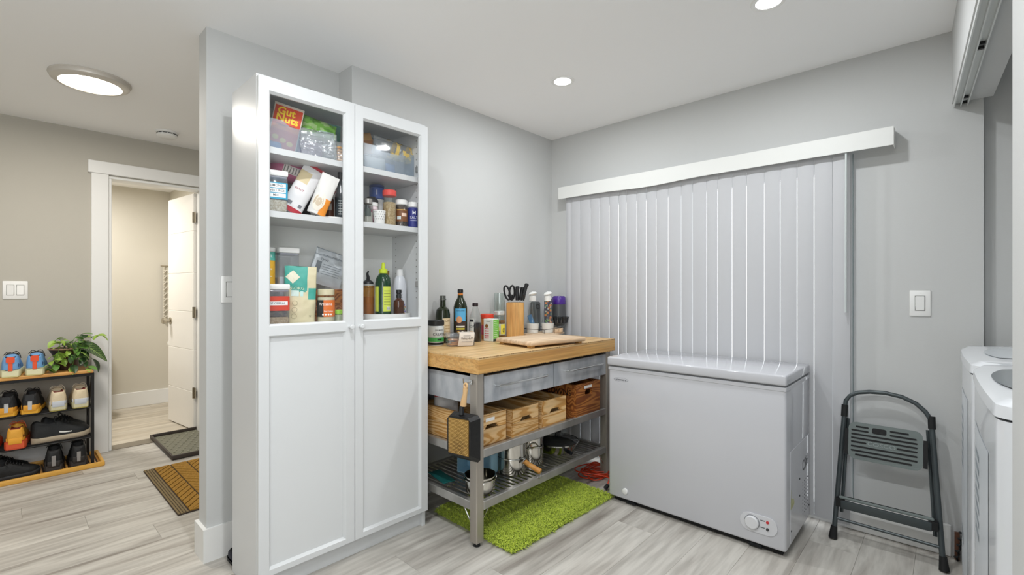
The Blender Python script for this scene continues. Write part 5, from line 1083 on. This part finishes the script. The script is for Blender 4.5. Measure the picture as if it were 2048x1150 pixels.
shoe('black trainer in the boot tray beside the leather slip-ons', (-2.01, -2.655, zS), 86, b2, g4, stripe='#8f8c8a', sole_h=.036, flare=1.18, hs=1.15, soc='#2a2624', L=.25)
b3 = ('#0e0f11', '#2a2b2e', '#101012', '#09090a', '#0e0f11')
shoe('black leather slip-on in the boot tray, toe turned along the rack', (-2.035, -2.955, zS), 6, b3, g4, sole_h=.026, hs=.85, L=.235)
shoe('black leather slip-on in the boot tray, behind the other slip-on', (-2.16, -2.985, zS), 6, b3, g4, sole_h=.026, hs=.95, L=.22)
# ---- potted plant -----------------------------------------------------------
pp = thing('potted_plant', 'leafy trailing plant in a dark flared pot on the shoe rack', 'plant', (-2.165, -2.585, .6515))
MB().lathe([(0, 0), (.05, 0), (.055, .006), (.064, .09), (.088, .138), (.092, .145), (.084, .145), (.06, .095), (.05, .09), (0, .09)], 28).build('pot', mat('pot_dark', '#241d1a', .5, var=('#5a4232', 6, (1, 1, .4), .2)), pp)
MB().lathe([(.088, .137), (.0925, .1415), (.0925, .146), (.084, .1465), (.083, .14)], 28).build('pot_rim', mat('pot_tan', '#b08a6a', .6), pp)
MB().lathe([(0, .120), (.07, .118)], 20).build('soil', mat('soil', '#2c2018', .95), pp)
LG = [mat('leaf_light', '#8fae45', .45), mat('leaf_mid', '#5f8a3c', .45), mat('leaf_dark', '#2f4a26', .4), mat('leaf_vein', '#7f9a55', .45)]
def leafmesh(L, w, m, bend=.25, fold=.25, vein=None):
    def P(u, v):
        s = 2*u-1; ww = w*math.sin(math.pi*min(1, v*.97+.02))**.75*(1-.25*v)
        return (s*ww, v*L, fold*abs(s)*ww-bend*L*v*v+.0)
    return MB().grid(P, 8 if not vein else 26, 12 if not vein else 44, mf=(lambda u, v: 1 if (abs(u-.5) < .05 or ((v*11-abs(u-.5)*5) % 1) < .22) else 0) if vein else None).mesh('leaf', [m, vein] if vein else m, True, 80)
LM = [leafmesh(.06, .022, LG[0]), leafmesh(.055, .020, LG[1]), leafmesh(.05, .018, LG[0], .4), leafmesh(.06, .02, LG[2])]
big = leafmesh(.18, .066, LG[2], .85, .25, LG[3]); big2 = leafmesh(.11, .035, LG[2], .3, .3)
rl = random.Random(21)
def stem(pts, m=1): MB().tube(smooth(pts, 3), .0016, 5).build('stem', LG[m], pp)
def leaf(me, p, az, el, sc=1, roll=0):
    o = obj('leaf', me, pp, p); o.rotation_mode = 'XYZ'
    o.rotation_euler = (RZ(az) @ RX(el) @ RY(roll)).to_euler(); o.scale = (sc, sc, sc); return o
# vines: root, then waypoints in the pot's frame (x toward the room, y along the wall)
vines = [[(0, 0, .12), (.06, .02, .19), (.10, .03, .16), (.125, .03, .09), (.13, .02, .03)],
         [(0, 0, .12), (.05, -.02, .2), (.10, -.04, .17), (.12, -.05, .1), (.115, -.06, .05)],
         [(0, .01, .12), (.04, .06, .18), (.10, .09, .14), (.125, .09, .07), (.13, .10, .01)],
         [(0, .02, .12), (.0, .08, .2), (.02, .14, .215), (.03, .17, .225)],
         [(0, 0, .12), (-.02, .04, .2), (-.01, .07, .23), (.0, .09, .225)],
         [(0, 0, .12), (.03, -.02, .18), (.02, -.04, .21), (.03, -.06, .195)],
         [(0, 0, .12), (.06, .05, .2), (.09, .07, .18), (.12, .06, .12)],
         [(0, 0, .12), (.09, -.05, .12), (.13, -.08, .06), (.14, -.11, .025)]]
for vi, vn in enumerate(vines):
    stem(vn, 1); sp_ = smooth(vn, 4); n = len(sp_)
    for k in range(3, n, 2):
        p = sp_[k]; leaf(LM[(vi+k) % 4], p, rl.uniform(-150, -10) if k % 2 else rl.uniform(-60, 60), rl.uniform(-35, 25), rl.uniform(.8, 1.25), rl.uniform(-30, 30))
    leaf(LM[vi % 3], sp_[-1], -90 if vi < 3 else -20, rl.uniform(-40, 0), 1.1)
leaf(big, (.03, .055, .165), -35, -4, .85, 25); stem([(0, 0, .12), (.01, .03, .17), (.03, .06, .165)])
for k in range(16): leaf(LM[k % 4], (.035+.07*rl.random(), -.05+.13*rl.random(), .08+.10*rl.random()), rl.uniform(-150, -20), rl.uniform(-50, 15), rl.uniform(.9, 1.3), rl.uniform(-30, 30))
leaf(big2, (.05, .05, .13), -60, -20, 1.0, 10); leaf(big2, (.04, .13, .06), -30, -55, .9, 0); stem([(0, .02, .12), (.02, .09, .10), (.04, .13, .06)])
# ---- floor mats ---------------------------------------------------------------
dm = thing('doormat', 'ribbed brown doormat with a golden herringbone pile in the hall', 'doormat', (-1.172, -1.955, 0))
MB().rbox(-.448, .448, -.30, .28, 0, .006, .002, 1).build('base', mat('mat_rubber', '#3b2f26', .8), dm)
for k in range(4): MB().rbox(-.446, .446, -.297+.0125*k, -.287+.0125*k, .006, .010, .002, 1).build('border_rib', mat('mat_border', '#82704f', .8), dm)
mb = MB(); cw = .092; gap = .008
y = -.243; row = 0
while y < .265:
    yb = min(y+cw-gap, .272); x = -.62
    while x < .62:
        sl_ = .12 if row % 2 else -.12; w_ = .05
        def cut(t, q): return (x+q*w_+sl_*t)
        P = [(cut(0, 0), y), (cut(0, 1), y), (cut((yb-y)/cw, 1), yb), (cut((yb-y)/cw, 0), yb)]
        P = [(min(max(a_, -.44), .44), b_) for a_, b_ in P]
        if max(a_ for a_, _ in P)-min(a_ for a_, _ in P) > .02: mb.prism(P, 'z', .005, .0115)
        x += w_+gap*1.25
    y += cw; row += 1
o = mb.build('pile', mat('mat_gold', '#c2943f', .95, bump=(300, .8), var=('#a87a2c', 120, (1, 1, 1), .15)), dm, smooth=False); o['kind'] = 'stuff'
rt = thing('rubber_boot_tray', 'dark rimmed rubber boot tray in front of the bathroom doorway', 'tray', (-2.075, -1.835, 0))
RT = mat('tray_grey', '#6d6c5c', .5); RTD = mat('tray_rim', '#3a312b', .5)
MB().rbox(-.355, .345, -.235, .20, .0045, .010, .003, 1).build('floor', RT, rt)
for x0, x1 in ((-.365, -.352), (.342, .355)): MB().rbox(x0, x1, -.245, .21, .0045, .034, .005, 2).build('rim', RTD, rt)
for y0, y1 in ((-.245, -.232), (.197, .21)): MB().rbox(-.354, .344, y0, y1, .0045, .034, .005, 2).build('rim', RTD, rt)
mb = MB()
for i in range(13):
    for j in range(8):
        cx, cy = -.31+.05*i, -.19+.05*j+(.025 if i % 2 else 0)
        mb.tube([(cx-.014, cy-.010, .0105), (cx, cy, .0115), (cx+.014, cy-.010, .0105)], .003, 5)
o = mb.build('tread', mat('tray_tread', '#8a8977', .45), rt); o['kind'] = 'stuff'
# ---- bathroom glimpses ------------------------------------------------------------
tw = thing('hand_towel', 'grey and white patterned hand towel on the bathroom wall', 'towel', (-3.843, -1.70, .86))
MB().grid(lambda u, v: (.012+.006*math.sin(u*9), -.03+.06*u, .58*v), 10, 4).grid(lambda u, v: (.004+.006*math.sin(u*9), -.03+.06*u, .58*v), 10, 4).build('cloth', mat('towel_grey', '#b9b3a5', .9), tw)
mb = MB()
for k in range(9):
    for s in (-1, 1): mb.tube([(.0195, -.024+.0*k, .03+.06*k+.03*(s+1)/2), (.0205, .0, .06+.06*k), (.0195, .024, .03+.06*k+.03*(s+1)/2)], .004, 5)
mb.build('woven_pattern', mat('towel_white', '#dcd7cb', .9), tw)
MB().cyl((.014, -.05, .585), (.014, .04, .585), .006, 8).build('rail', NI, tw)
tp = thing('paper_roll', 'white toilet paper roll on the bathroom wall behind the door', 'paper roll', (-3.3, -1.733, .67))
MB().lathe([(.02, -.05), (.052, -.05), (.052, .05), (.02, .05)], 24, M=RY(90)).build('roll', WHITE, tp); MB().cyl((-.06, 0, 0), (.06, 0, 0), .008, 8).box(.052, .060, -.008, .073, -.008, .008).build('holder', NI, tp)
to = thing('toilet', 'white toilet at the edge of the bathroom doorway', 'toilet', (-3.52, -2.40, 0))
MB().lathe([(0, 0), (.11, 0), (.10, .12), (.13, .26), (.19, .37), (.195, .39), (0, .39)], 28, sx=1.25).build('bowl', WHITE, to)
MB().lathe([(0, .39), (.20, .39), (.205, .40), (.20, .42), (0, .425)], 28, sx=1.25).build('seat', WHITE, to)
MB().rbox(-.32, -.18, -.20, .20, .39, .75, .02, 3).build('tank', WHITE, to)
sl2 = shoe('dark navy slipper on the floor behind the pantry cabinet', (-.045, -2.205, .001), 0, ('#1a1d2c', '#14161c', '#101114', '#0c0d10', '#1a1d2c'), 'slipper', L=.22, sole_h=.014, hs=.42)
del sl2['group']
